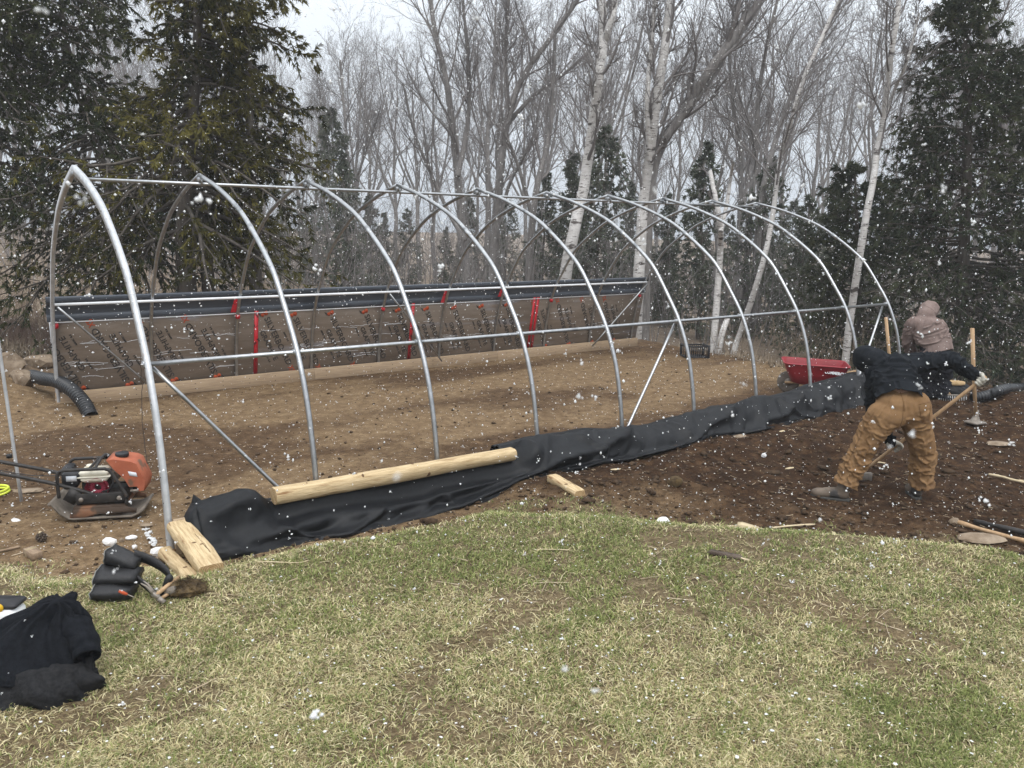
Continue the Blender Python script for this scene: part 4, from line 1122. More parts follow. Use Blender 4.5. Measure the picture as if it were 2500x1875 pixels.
for y in (-.135, .135):
    bar(m, [(.10, y, .165), (-.12, y, .265), (-.45, y, .375), (-.80, y, .47), (-1.25, y, .60)], .0165, 20)
m.tube([(-1.25, -.135, .60), (-1.25, .135, .60)], .0165, 8)
m.lathe([(0, -.012), (.026, -.012), (.026, .012), (0, .012)], (.10, -.145, .165), 12, Rx(math.pi / 2))
m.build('push_handle', M['black_paint'], pc, True)
m = MB(); m.box((-.005, -.035, .395), (.235, .17, .06), bev=.022); m.box((-.0, -.035, .367), (.262, .195, .010), bev=.004); m.box((.0, -.035, .338), (.20, .16, .045), None, 1.14, bev=.014)
m.lathe([(0, 0), (.03, 0), (.034, .012), (.03, .024), (0, .026)], (-.05, 0, .424), 14); m.build('fuel_tank', M['cream'], pc)
m = MB(); m.box((-.185, -.05, .355), (.14, .15, .115), bev=.018); m.box((-.20, -.04, .285), (.10, .13, .05), bev=.01); m.box((-.235, .04, .36), (.08, .2, .15), bev=.02); ac = m.build('air_cleaner', M['black_plastic'], pc)
m = MB(); m.box((-.172, -.1275, .365), (.082, .003, .046)); m.build('warning_label', M['label'], ac)
m = MB(); m.box((-.01, .03, .265), (.22, .18, .10), bev=.02); m.build('engine_block', M['black_paint'], pc)
m = MB(); m.lathe([(.092, .055), (.095, .02), (.088, -.005), (.075, -.018), (.07, -.018), (.068, -.006), (.03, -.006), (.028, -.02), (0, -.022)], (.015, -.075, .262), 28, Rx(math.pi / 2)); st_ = m.build('recoil_starter', M['red_plastic'], pc, True)
for k in range(22):
    a = k * 2 * math.pi / 22; m = MB(); m.box((.015 + .05 * math.cos(a), -.096 + .182 * 0, .262 + .05 * math.sin(a)), (.038, .006, .005), Ry(-a)); m.build('starter_fin', M['red_plastic'], st_)
m = MB()
ol = [(.10, .505), (.16, .515), (.30, .487), (.345, .46), (.405, .29), (.39, .215), (.335, .21), (.34, .255), (.27, .255), (.235, .33), (.155, .42)]
n_ = len(ol)
V = [(x, -.09, z) for x, z in ol] + [(x, .17, z) for x, z in ol]
cx_ = (.26, .36)
V2 = [(cx_[0] + (x - cx_[0]) * .965, -.098, cx_[1] + (z - cx_[1]) * .97) for x, z in ol] + [(cx_[0] + (x - cx_[0]) * .965, .178, cx_[1] + (z - cx_[1]) * .97) for x, z in ol]
V = V2[:n_] + V[:n_] + V[n_:] + V2[n_:]
Qd = [(r_ * n_ + i, r_ * n_ + (i + 1) % n_, (r_ + 1) * n_ + (i + 1) % n_, (r_ + 1) * n_ + i) for r_ in range(3) for i in range(n_)]
m.add(V, Qd); me_ = None
tk = m.build('water_tank', M['orange'], pc)
bm = bmesh.new(); bm.from_mesh(tk.data); bm.verts.ensure_lookup_table()
bm.faces.new([bm.verts[i] for i in range(n_)]); bm.faces.new([bm.verts[3 * n_ + i] for i in range(n_)]); bmesh.ops.recalc_face_normals(bm, faces=bm.faces); bmesh.ops.triangulate(bm, faces=[f for f in bm.faces if len(f.verts) > 4]); bm.to_mesh(tk.data); bm.free()
m = MB(); m.lathe([(0, .035), (.050, .035), (.056, .028), (.056, .004), (.045, 0), (.045, -.015)], (.205, .02, .505), 18); m.build('tank_cap', M['black_plastic'], tk)
m = MB(); m.tube([(.28, -.11, .225), (.345, -.11, .225)], .012, 8); m.tube([(.31, -.11, .225), (.31, -.11, .20)], .008, 6); m.build('drain_valve', M['toolsteel'], tk)

m = MB(); bar(m, [(-.18, -.10, .40), (-.30, -.13, .40), (-.50, -.125, .415), (-.80, -.12, .49)], .004, 24, 6); m.build('throttle_cable', M['black_plastic'], pc, True)
m = MB(); bar(m, [(.10, -.06, .40), (.16, -.12, .36), (.13, -.15, .27), (.06, -.14, .24)], .006, 20, 6); m.build('fuel_line', M['black_plastic'], pc, True)
m = MB(); m.poly([(.27, -.1005, .40), (.335, -.1005, .385), (.345, -.1005, .345), (.28, -.1005, .36)], .0015, (0, 1, 0)); m.build('decal', M['label'], tk)
m = MB(); m.lathe([(0, .0), (.022, .0), (.022, .02), (0, .022)], (-.09, -.07, .205), 10, Rx(math.pi / 2)); m.build('oil_plug', M['yellow'], pc)
m = MB(); m.box((.11, .08, .34), (.12, .10, .10), bev=.015); m.build('muffler', M['toolsteel'], pc)
for xx in (-.13, .2):
    for yy in (-.11, .11): m = MB(); m.lathe([(0, -.02), (.024, -.02), (.018, 0), (.024, .02), (0, .02)], (xx, yy, .145), 10); m.build('rubber_mount', M['black_plastic'], pc)

# ---- steel post at the left edge
b = gp(47, 1082); Dp = (b - CAM) @ FH; t = at_d(-38, 500, Dp)
m = MB(); m.tube(np.linspace(np.array([0, 0, -.1]), t - b, 8), .019, 4)
po = empty('steel_post', tuple(b), 'pale square steel post leaning at the left edge of the site', 'post'); m.build('shaft', M['steel_end'], po)
s_ = at_d(20, 985, Dp) - b; m = MB(); m.tube([s_ - [0, 0, .016], s_ + [0, 0, .016]], .025, 8); m.build('strap', M['nylon'], po)

# ---- corrugated drain pipes
def corrugated(name, pts, r, pitch, label, ribs=True):
    P0 = spline(pts, 400); d_ = np.concatenate([[0], np.cumsum(np.linalg.norm(np.diff(P0, axis=0), axis=1))]); Lt = d_[-1]
    n = int(Lt / pitch) * 6; s = np.linspace(0, Lt, n); P = np.stack([np.interp(s, d_, P0[:, j]) for j in range(3)], 1)
    ph = (s / pitch) % 1; rr = r * (1 - .20 * (1 - smooth(.05, .3, ph) * smooth(.95, .7, ph)))
    o = P[0].copy(); m = MB(); m.tube(P - o, rr, 20, False); m.tube((P - o)[1:-1], r * .77, 12, False)
    root = empty(name, tuple(o), label, 'drain pipe'); m.build('corrugated_wall', M['drain'], root, False)
    e = MB(); e.tube([P[-1] - o, P[-1] - o + (P[-1] - P[-2]) / np.linalg.norm(P[-1] - P[-2]) * .012], r * 1.02, 20, False); e.tube([P[0] - o, P[0] - o + (P[0] - P[1]) * .5], r * 1.02, 20, False); e.build('cut_rim', M['drain'], root)
    return root
corrugated('drain_pipe', [at_d(70, 812, 11.4), at_d(93, 818, 11.0), at_d(122, 823, 10.75), at_d(155, 842, 10.5), at_d(182, 872, 10.35), gp(196, 897) + [0, 0, -.02]], .095, .044, 'short black corrugated pipe arching out of the soil by the wall end')
pp_ = [gp(2150, 862) * 0 + gp(2098, 868) + [0, 0, .05], gp(2135, 864) + [0, 0, .07], gp(2170, 852) + [0, 0, .075], gp(2212, 842) + [0, 0, .085], gp(2300, 825) + [0, 0, .09]]
corrugated('drain_pipe', pp_, .072, .036, 'black corrugated pipe lying over the soil heap at the right edge')

# ---- wheelbarrow
wb = stand('wheelbarrow', 1752, 850, 'red metal wheelbarrow standing past the end of the black fabric', 'wheelbarrow', R(-14))
def ring(x0, x1, y, z, n=9, rad=.10):
    pts = []
    for cx2, cy2, a0 in ((x1 - rad, y - rad, 0), (x0 + rad, y - rad, 90), (x0 + rad, -y + rad, 180), (x1 - rad, -y + rad, 270)):
        for k in range(n): a = R(a0 + 90 * k / (n - 1)); pts.append((cx2 + rad * math.cos(a), cy2 + rad * math.sin(a), z))
    return pts
rings = [ring(-.47, .50, .34, .50), ring(-.46, .49, .33, .485), ring(-.41, .45, .30, .36), ring(-.33, .40, .25, .20), ring(-.25, .34, .19, .165)]
for r_, dz in zip(rings[:2], (.03, .03)):
    pass
rings = [[(x, y, z + .035 * max(0, -x) * (1 if k < 2 else .5)) for x, y, z in r_] for k, r_ in enumerate(rings)]
m = MB(); nr = len(rings[0]); m.add([p for r_ in rings for p in r_] + [(.05, 0, .165)], [(i * nr + j, i * nr + (j + 1) % nr, (i + 1) * nr + (j + 1) % nr, (i + 1) * nr + j) for i in range(len(rings) - 1) for j in range(nr)], [((len(rings) - 1) * nr + j, (len(rings) - 1) * nr + (j + 1) % nr, len(rings) * nr) for j in range(nr)])
ty = m.build('tray', M['wheelbarrow'], wb, True); q = ty.modifiers.new('thickness', 'SOLIDIFY'); q.thickness = .006
m = MB(); rp = np.array(rings[0] + [rings[0][0]]); m.tube(rp, .011, 8, False); m.build('tray_rim', M['rim'], ty, True)
tmw = textmesh('COMMERCIAL', .062)
tmw.materials.append(M['white_plastic'])
o = bpy.data.objects.new('lettering', tmw); C.objects.link(o); o.parent = ty
o.matrix_local = Matrix.Translation((.13, -.318, .395)) @ Matrix.Rotation(R(90 - 20), 4, 'X') @ Matrix(((.85, .2, 0, 0), (0, 1, 0, 0), (0, 0, 1, 0), (0, 0, 0, 1)))
m = MB(); m.lathe([(.055, -.035), (.12, -.04), (.165, -.035), (.175, -.015), (.175, .015), (.165, .035), (.12, .04), (.055, .035)], (-.36, 0, .175), 22, Rx(math.pi / 2)); m.build('wheel', M['tyre'], wb, True)
m = MB(); m.lathe([(.0, -.05), (.06, -.045), (.06, .045), (0, .05)], (-.36, 0, .175), 12, Rx(math.pi / 2)); m.build('wheel_hub', M['toolsteel'], wb)
m = MB()
for y in (-1, 1): m.tube([(-.42, y * .06, .17), (.1, y * .15, .20), (.80, y * .27, .40)], .02, 6)
m.build('handle', M['toolwood'], wb)
m = MB()
for y in (-.19, .19): bar(m, [(.12, y, .2), (.2, y, .02), (.26, y, .0), (.34, y, .02), (.42, y, .25)], .014, 14)
m.build('leg', M['black_paint'], wb)

# ---- black crate
cr_ = stand('plastic_crate', 1500, 771, 'black open sided crate standing at the far end by the birches', 'crate', R(8))
m = MB()
for sx in (-1, 1):
    for sy in (-1, 1): m.box((sx * .235, sy * .15, .13), (.045, .04, .26), bev=.004)
for z in (.015, .235):
    for sy in (-1, 1): m.box((0, sy * .155, z), (.43, .022, .028))
    for sx in (-1, 1): m.box((sx * .245, 0, z), (.022, .26, .028))
m.build('crate_frame', M['black_plastic'], cr_)
for sy in (-1, 1):
    for x in np.linspace(-.18, .18, 9): m = MB(); m.box((x, sy * .158, .125), (.012, .012, .20)); m.build('crate_bar', M['black_plastic'], cr_)
m = MB(); m.box((0, -.158, .15), (.42, .011, .012)); m.box((0, 0, .012), (.44, .28, .012)); m.build('crate_bottom', M['black_plastic'], cr_)

# ---- rocks and stones
def rock(name, u, v, size, seed, mt, label, cat='rock', dz=.0, rz=0, group=None, n=2, flat=.12, loc=None):
    rs = np.random.default_rng(seed); bm = bmesh.new(); bmesh.ops.create_icosphere(bm, subdivisions=n, radius=1)
    cuts = unit(rs.normal(0, 1, (9, 3))); lim = rs.uniform(.62, .95, 9)
    for vv in bm.verts:
        p = np.array(vv.co)
        for c_, l_ in zip(cuts, lim):
            e_ = p @ c_
            if e_ > l_: p = p - c_ * (e_ - l_)
        p = p * (1 + flat * rs.normal(0, .35)); vv.co = p * np.array(size)
    me_ = bpy.data.meshes.new(name); bm.to_mesh(me_); bm.free()
    p = gp(u, v) if loc is None else loc
    o = link(name, me_, M[mt]); o.location = (p[0], p[1], p[2] + size[2] * .55 + dz); o.rotation_euler = (rs.uniform(-.1, .1), rs.uniform(-.1, .1), -YAW + rz)
    return tag(o, label, cat, group)
rock('white_rock', 236, 1176, (.062, .04, .04), 1, 'whiterock', 'white angular rock left of the round tan pebble below the compactor', rz=.4)
rock('white_rock', 284, 1164, (.052, .03, .022), 2, 'whiterock', 'flat white stone right of the round tan pebble below the compactor')
rock('white_rock', 291, 1186, (.026, .02, .025), 3, 'whiterock', 'smallest white stone between compactor and corner logs')
rock('white_rock', 346, 1198, (.07, .045, .045), 4, 'whiterock', 'dirty white rock touching the foot of the end arch', rz=.3)
rock('white_rock', 1430, 1132, (.062, .045, .042), 5, 'whiterock', 'white rock lying alone on the lawn', rz=.3)
rock('white_stone', 34, 1125, (.042, .03, .012), 6, 'whiterock', 'flat pale stone on the soil left of the compactor')
rock('pebble', 262, 1170, (.022, .02, .021), 7, 'rock', 'round tan pebble between two white stones', 'pebble')
rock('pebble', 311, 1192, (.018, .015, .013), 8, 'rock', 'small tan pebble near the dirty white rock', 'pebble')
rock('pebble', 316, 1136, (.06, .03, .018), 9, 'rock', 'flat brown stone right of the compactor base', 'stone')
rock('brown_rock', 460, 1192, (.085, .06, .10), 10, 'rock', 'brown angular rock wedged between corner log and black fabric', rz=.5)
rock('boulder', 52, 830, (.20, .15, .15), 11, 'rock', 'rounded tan boulder on the spoil left of the drain pipe', 'boulder', rz=.2)
rock('boulder', 88, 792, (.34, .2, .14), 12, 'rock', 'low brown boulder beside the wall end', 'boulder')
rock('boulder', 22, 800, (.30, .2, .20), 13, 'rock', 'large brown boulder at the left edge behind the post', 'boulder')
rock('slate', 2157, 960, (.15, .11, .025), 14, 'rock', 'flat tan slab of stone on the soil right of the workers', 'stone', rz=.2)
rock('stone', 1590, 935, (.05, .04, .05), 15, 'rock', 'tan stone at the foot of the black fabric, taller of two', 'stone')
rock('stone', 1597, 945, (.085, .05, .025), 16, 'rock', 'flat tan stone in front of the taller stone', 'stone')
rock('stone', 1650, 987, (.032, .03, .03), 17, 'whiterock', 'pale round stone alone on the dark soil', 'stone')
rock('stone', 2062, 1132, (.055, .05, .04), 18, 'rock', 'tan stone at the end of the two long poles', 'stone')
rock('flat_rock', 2120, 1168, (.22, .10, .035), 19, 'rock', 'broad flat reddish rock under the long poles', 'rock')
rock('flat_rock', 62, 1062, (.16, .08, .022), 20, 'rock', 'flat dark stone at the foot of the leaning post', 'stone')
rock('soil_lump', 1458, 1048, (.085, .06, .06), 21, 'root', 'dark soil lump in the raked soil', 'clod')
rng = np.random.default_rng(60)
# the chalk marking beside the corner log
m = MB(); P_ = [gp(300, 1116), gp(312, 1138), gp(322, 1158), gp(334, 1178)]
for q in range(46):
    t = rng.random(); a_ = spline(P_, 40)[int(t * 39)]; s_ = rng.uniform(.004, .013) * (.6 + t)
    pp = a_ + np.array([rng.normal(0, .012), rng.normal(0, .012), .002]); m.box(pp, (s_ * 2, s_ * 1.6, s_), Rz(rng.uniform(0, 3)))
tag(m.build('chalk_crumbs', M['snow']), kind='stuff')

# ---- wood bits
def stick(name, pts, r, mt, label, cat='stick', n=6, group=None):
    P = spline(pts, 14); o = P[0].copy(); rs = np.random.default_rng(len(label)); rr = r * (1 + rs.normal(0, .12, 14)); rr[-1] *= .5
    m = MB(); m.tube(P - o, rr, n); ob = m.build(name, M[mt], None, True); ob.location = o
    return tag(ob, label, cat, group)
g3 = lambda u, v, h=.015: gp(u, v) + np.array([0, 0, h])
bk_ = stand('wood_block', 72, 1203, 'short sawn block of lumber tied with twine at the left lawn edge', 'wood block', R(-38), .0)
m = MB(); m.box((0, 0, .03), (.17, .075, .055), bev=.004); m.build('block', M['weathered'], bk_)
m = MB()
for k in range(3): m.tube([(-.05 + .012 * k, -.039, .058), (-.045 + .012 * k, .039, .06), (-.05 + .012 * k, .039, .004), (-.05 + .012 * k, -.039, .004), (-.05 + .012 * k, -.039, .058)], .002, 4)
m.build('twine_wrap', M['straw'], bk_)
stick('branch', [g3(-30, 1200), g3(20, 1190), g3(44, 1184)], .010, 'weathered', 'brown branch end at the left edge by the wood block')
ch = stand('wood_chunk', 1616, 1146, 'split chunk of log with bark on the lawn edge', 'wood', R(-14), .0)
m = MB(); m.poly([(-.10, 0, .0), (-.09, 0, .055), (-.05, 0, .06), (.09, 0, .03), (.10, 0, .01), (.05, 0, -.01)], .085, (0, 1, 0)); m.build('split_face', M['straw'], ch)
m = MB(); m.poly([(-.095, -.046, -.004), (-.088, -.046, .04), (.0, -.046, .03), (.092, -.046, .02), (.095, -.046, .0), (.05, -.046, -.012)], .008, (0, 1, 0)); m.build('bark', M['darkbark'], ch)
stick('stick', [g3(1570, 1140), g3(1600, 1141), g3(1650, 1146)], .008, 'straw', 'pale stick running under the split chunk')
stick('stick', [g3(1655, 1146), g3(1700, 1140), g3(1760, 1136)], .009, 'straw', 'pale stick to the right of the split chunk')
br = stand('bark_strip', 1565, 1203, 'dark weathered strip of bark lying on the lawn', 'bark', R(-22), .0)
m = MB(); m.poly([(-.13, 0, .01), (-.10, 0, .035), (.0, 0, .03), (.10, 0, .028), (.14, 0, .012), (.05, 0, .0)], .05, (0, 1, 0)); m.build('strip', M['darkbark'], br)
m = MB(); m.poly([(.07, -.01, .012), (.11, -.012, .022), (.19, -.01, .012), (.12, -.01, .004)], .02, (0, 1, 0)); m.build('splinter', M['straw'], br)
stick('peeled_branch', [g3(2135, 1030, .03), g3(2165, 1036, .03), g3(2190, 1043, .03), g3(2250, 1054, .03)], .013, 'straw', 'pale peeled branch lying on the soil at the right edge')
stick('long_pole', [g3(2064, 1133, .03), g3(2120, 1152, .035), g3(2230, 1182, .035), g3(2300, 1200, .03)], .019, 'toolwood', 'long tan wooden pole lying at the right edge, nearer of two', 'pole', 8, 'poles at the right edge')
stick('long_pole', [g3(2104, 1132, .03), g3(2150, 1144, .035), g3(2240, 1166, .035), g3(2300, 1180, .03)], .021, 'black_paint', 'long dark brown pole lying at the right edge, farther of two', 'pole', 8, 'poles at the right edge')
stick('dead_stem', [g3(478, 1245, .01), g3(500, 1232), g3(560, 1222), g3(640, 1220), g3(668, 1214)], .0035, 'straw', 'thin curved dead stem on the lawn below the fabric', 'stem', 5)
stick('dead_stem', [g3(1158, 1191), g3(1200, 1191), g3(1232, 1192)], .0035, 'straw', 'straight straw on the lawn below the short split log', 'straw', 5)
stick('root', [g3(1018, 1228, .02), g3(1008, 1212, .03), g3(1012, 1200, .02), g3(1024, 1190)], .004, 'root', 'curved root beside a bare patch in the lawn', 'root', 5)
for q, (u, v) in enumerate([(1690, 932), (1705, 1012), (1900, 1000), (1985, 1050), (1330, 1015), (660, 1120)]):
    rock('wood_chip', u, v, (.07, .018, .010), 80 + q, 'straw', ['pale wood splinter close below the black fabric roll', 'pale wood splinter on the raked soil left of the worker', 'pale wood splinter on the soil behind the stretched leg', 'pale wood splinter between the boots of the worker', 'pale wood splinter right of the short split log', 'pale wood splinter on the lawn edge below the long log'][q], 'wood chip', rz=rng.uniform(-.6, .6), group='pale wood splinters', n=1)
# clod with roots
cl = stand('sod_clod', 404, 1284, 'dark clod of earth with roots on the lawn beside the tool belt', 'clod', R(20))
bm = bmesh.new(); bmesh.ops.create_icosphere(bm, subdivisions=3, radius=1); rs = np.random.default_rng(3)
for vv in bm.verts:
    p = np.array(vv.co); f_ = 1 + .35 * (fbm(p[0] * 2 + 5, p[1] * 2 + p[2] * 3, 3, 4) - .5) + rs.normal(0, .05); vv.co = p * f_ * np.array([.125, .085, .06]) + np.array([0, 0, .035])
me_ = bpy.data.meshes.new('earth'); bm.to_mesh(me_); bm.free(); link('earth', me_, M['root'], cl)
P = np.array([[(.11 * math.cos(a) * q, .08 * math.sin(a) * q, .05 + .05 * (1 - q) + .012 * rs.normal()) for q in np.linspace(.2, 1.15, 5)] for a in rs.uniform(0, 6.28, 160)]); P += rs.normal(0, .012, P.shape)
o = link('roots', tubes_mesh('roots', [(P, np.full((160, 5), .0016), 3)]), M['root'], cl); o['kind'] = 'stuff'
for q, (u, v) in enumerate([(90, 1168)]):
    c_ = stand('pine_cone', u, v, 'small dark cone like lump with pale tip on the soil above the wood block', 'cone', 0)
    m = MB(); rs = np.random.default_rng(2)
    for k in range(40): a = k * 2.4; zz = .07 * k / 40; r_ = .034 * math.sin(math.pi * (.15 + .8 * k / 40)); m.box((r_ * math.cos(a), r_ * math.sin(a), zz), (.018, .012, .012), Rz(a) @ Ry(-.5))
    m.build('scales', M['darkbark'], c_)
    m = MB(); m.lathe([(.016, .05), (.012, .075), (.0, .085)], (-.005, 0, 0), 8); m.build('tip', M['straw'], c_)
# ---- twine hanging off the frame, hose, tool belt
Dt = (on_y(318, 900, -2.7) - CAM) @ FH
a1 = np.array([0.03, -2.70, 1.44])
P = spline([at_d(u, v, (a1 - CAM) @ FH) for u, v in ((304, 768), (306, 830), (307, 900), (312, 955), (318, 1002))], 40); P += np.random.default_rng(1).normal(0, .0025, P.shape)
m = MB(); m.tube(P - P[0], .003, 5); tw = m.build('twine', M['twine']); tw.location = P[0]; tag(tw, 'thin dark twine hanging from the joint of the end arch', 'twine')
p = gp(-12, 1068); m = MB(); a_ = np.linspace(0, 2 * math.pi, 40); m.tube(np.stack([.115 * np.cos(a_), .13 * np.sin(a_), .02 + .0 * a_], 1), .0115, 10, False)
m.tube(np.stack([.12 * np.cos(a_) - .02, .125 * np.sin(a_) + .02, .042 + .0 * a_], 1), .0115, 10, False)
ho = m.build('coiled_hose', M['hose'], None, True); ho.location = p; ho.rotation_euler = (0, 0, -YAW); tag(ho, 'bright yellow green hose coil cut by the left edge', 'hose')

tb = stand('tool_belt', 272, 1292, 'black nylon tool belt with pouches lying on the grass', 'tool belt', R(-6), .0)
def pouch(name, c0, d, wid, hgt, ln, taper=.75, open_=True):
    """an open pouch: elliptic mouth at c0, running along d"""
    d = np.asarray(d, float); d /= np.linalg.norm(d); s_ = np.cross(d, [0, 1, 0]); s_ /= np.linalg.norm(s_); y_ = np.cross(s_, d)
    rings = []
    for t in np.linspace(0, 1, 7):
        k = 1 - (1 - taper) * t; n = 20; sag = (1 - t) ** 2 * .1
        rings.append([np.asarray(c0) + d * ln * t + s_ * (hgt * k * math.sin(a)) * (1 + sag) + y_ * (wid * k * math.cos(a)) + s_ * .02 * (fbm(math.cos(a) * 1.5 + 3 + t * 2, math.sin(a) * 1.5 + c0[2] * 40, 3, 7) - .5) * 2 + d * .03 * (fbm(math.cos(a) * 1.3 + 8, math.sin(a) * 1.3 + c0[2] * 30, 2, 8) - .5) for a in np.linspace(0, 2 * math.pi, n, endpoint=False)])
    V = [p for r_ in rings for p in r_] + [np.mean(rings[-1], 0)]
    n = 20; Qd = [(i * n + j, i * n + (j + 1) % n, (i + 1) * n + (j + 1) % n, (i + 1) * n + j) for i in range(6) for j in range(n)]
    m = MB(); m.add(V, Qd, [(6 * n + j, 6 * n + (j + 1) % n, 7 * n) for j in range(n)])
    o = m.build(name, M['nylon'], tb, True); q = o.modifiers.new('thickness', 'SOLIDIFY'); q.thickness = .006
    e = MB(); e.tube(np.array(rings[0] + [rings[0][0]]), .0035, 6, False); e.build('binding', M['nylon_edge'], o, True)
    e = MB(); e.tube(np.array([r_[15] for r_ in rings]), .0025, 5); e.tube(np.array([r_[13] for r_ in rings]), .0025, 5); e.tube(np.array(rings[3][11:18]), .0025, 5); e.build('stitching', M['nylon_edge'], o)
    e = MB(); q0 = np.asarray(c0) + d * .035; e.add([q0 + y_ * (wid * .92 * math.cos(a)) - s_ * (hgt * .55 * (.5 + .5 * math.sin(a)) - hgt * .1) for a in np.linspace(0, math.pi, 9)] + [q0 + y_ * (wid * .9 * math.cos(a)) - s_ * hgt * .9 * abs(math.sin(a)) for a in np.linspace(0, math.pi, 9)], [(i, i + 1, i + 10, i + 9) for i in range(8)]); e.build('inner_pocket', M['nylon'], o)
    return o
pouch('pouch', (-.165, -.03, .055), (1, .15, -.02), .10, .052, .22, .8)
pouch('pouch', (-.19, .05, .125), (1, .1, .02), .115, .062, .24, .7)
pouch('pouch', (-.165, .12, .235), (1, .02, -.30), .075, .062, .20, .8)
m = MB(); P = spline([(.0, .13, .235), (.08, .15, .20), (.17, .15, .15), (.235, .12, .10), (.25, .06, .05), (.22, -.01, .02)], 30)
V = []
for i, p_ in enumerate(P):
    k = .034
    V += [p_ + np.array([0, -.006, k]), p_ + np.array([0, -.006, -k]), p_ + np.array([0, .006, -k]), p_ + np.array([0, .006, k])]
m.add(V, [(i * 4 + j, i * 4 + (j + 1) % 4, i * 4 + 4 + (j + 1) % 4, i * 4 + 4 + j) for i in range(29) for j in range(4)]); m.build('belt', M['nylon'], tb)
m = MB(); P = spline([(.0, .06, .14), (.07, .05, .10), (.15, .03, .055), (.21, .0, .03)], 16)
V = []
for p_ in P: V += [p_ + np.array([0, -.006, .026]), p_ + np.array([0, -.006, -.026]), p_ + np.array([0, .006, -.026]), p_ + np.array([0, .006, .026])]
m.add(V, [(i * 4 + j, i * 4 + (j + 1) % 4, i * 4 + 4 + (j + 1) % 4, i * 4 + 4 + j) for i in range(15) for j in range(4)]); m.build('belt', M['nylon'], tb)
m = MB(); m.box((.235, .09, .085), (.045, .05, .10), Ry(.4), bev=.014); m.build('belt_loop', M['nylon'], tb)
# tools tucked in the belt are things of their own
tl = tb.matrix_basis.copy()
TBM = Matrix.Translation(tb.location) @ Matrix.Rotation(-YAW - R(6), 4, 'Z')
hm = empty('claw_hammer', (0, 0, 0), 'claw hammer with rusty grey head hanging in the black tool belt', 'hammer'); hm.matrix_world = TBM @ Matrix.Translation((.215, -.06, .085)) @ Matrix.Rotation(R(38), 4, 'Y')
m = MB()
for s_ in (-1, 1): m.tube([(-.085, s_ * .016, .012), (-.05, s_ * .012, .016), (-.015, s_ * .007, .008), (.01, s_ * .004, .0)], [.004, .007, .010, .012], 6)
m.box((.03, 0, -.002), (.05, .026, .026), bev=.004); m.lathe([(0, -.025), (.015, -.025), (.0155, .02), (.0, .02)], (.08, 0, -.004), 12, Ry(math.pi / 2)); m.build('hammer_head', M['toolsteel'], hm, True)
m = MB(); m.tube([(.03, 0, 0), (.035, .10, .02), (.04, .24, .02)], .013, 8); m.build('hammer_handle', M['toolwood'], hm, True)
sc_ = empty('screwdriver', (0, 0, 0), 'orange handled screwdriver tucked in the black tool belt', 'screwdriver'); sc_.matrix_world = TBM @ Matrix.Translation((.035, -.075, .075)) @ Matrix.Rotation(R(20), 4, 'Y')
m = MB(); m.lathe([(0, -.03), (.009, -.028), (.011, 0), (.008, .025), (0, .03)], (0, 0, 0), 10, Ry(math.pi / 2)); m.build('grip', M['print_orange'], sc_, True)
m = MB(); m.tube([(.03, 0, 0), (.075, 0, 0)], .004, 6); m.build('blade', M['toolsteel'], sc_)
p = TBM @ Vector((.285, .03, .055))
rb = empty('mallet_head', tuple(p), 'grey rubber head with a wooden stub beside the tool belt', 'mallet', None, (0, 0, -YAW)); m = MB(); m.lathe([(0, -.035), (.024, -.033), (.026, 0), (.024, .033), (0, .035)], (0, 0, 0), 14, Ry(1.2)); m.build('head', M['tyre'], rb, True)
m = MB(); m.tube([(-.005, -.01, -.01), (-.045, -.05, -.03)], .011, 8); m.build('handle', M['toolwood'], rb)

# ---- black jacket heaped on the grass, and the tub beneath
def cloth_heap(name, rings, mat_, parent, seed, fold=.02, k=90, fz=6.0):
    """rings: [(z, cx, cy, rx, ry)] from the hem up; folds run down the slope"""
    rs = np.random.default_rng(seed); R_ = spline([r_[1:] for r_ in rings], 46); Zs = spline([(r_[0],) * 3 for r_ in rings], 46)[:, 0]
    a = np.linspace(0, 2 * math.pi, k, endpoint=False); V = []
    for (cx2, cy2, rx, ry), z in zip(R_, Zs):
        t = (z - Zs[0]) / (Zs[-1] - Zs[0] + 1e-9)
        f_ = (fbm(np.cos(a) * 1.6 * 1.5 + 7 + t * 1.2, np.sin(a) * 1.6 * 1.5 + seed + t * .8, 4, seed) - .5) * 2 * fold * 2.2 + np.abs(np.sin(a * fz + t * 4 + 3 * fbm(np.cos(a) * 2 + 9, np.sin(a) * 2 + t, 2, seed + 3))) * fold * .8 * (1 - .6 * t)
        V += [(cx2 + (rx + q) * math.cos(w_), cy2 + (ry + q) * math.sin(w_), z + q * .35) for w_, q in zip(a, f_)]
    n = len(R_); top = np.mean(np.array(V[-k:]), 0)
    m = MB(); m.add(V + [tuple(top)], [(i * k + j, i * k + (j + 1) % k, (i + 1) * k + (j + 1) % k, (i + 1) * k + j) for i in range(n - 1) for j in range(k)], [((n - 1) * k + j, (n - 1) * k + (j + 1) % k, n * k) for j in range(k)])
    return m.build(name, mat_, parent, True)
jk = stand('sweatshirt', 70, 1500, 'black hooded sweatshirt heaped on the grass at the left edge', 'sweatshirt', 0)
cloth_heap('body', [(-.03, -.12, .06, .40, .22), (.05, -.12, .07, .39, .21), (.09, -.10, .10, .35, .20), (.13, -.10, .15, .33, .19)], M['charcoal'], jk, 5, .05, 130, 7)
cloth_heap('hood', [(.08, -.11, .13, .32, .18), (.14, -.10, .15, .30, .17), (.22, -.08, .18, .255, .14), (.30, -.04, .21, .19, .10), (.365, .02, .23, .105, .07), (.39, .03, .235, .05, .04)], M['fleece'], jk, 8, .03, 120, 4)
m = MB(); P = spline([(.05, .22, .27), (.14, .19, .255), (.215, .13, .20), (.245, .085, .165)], 24); rr = np.linspace(.085, .062, 24) * (1 + .05 * np.sin(np.linspace(0, 22, 24))); m.tube(P, rr, 22, False)
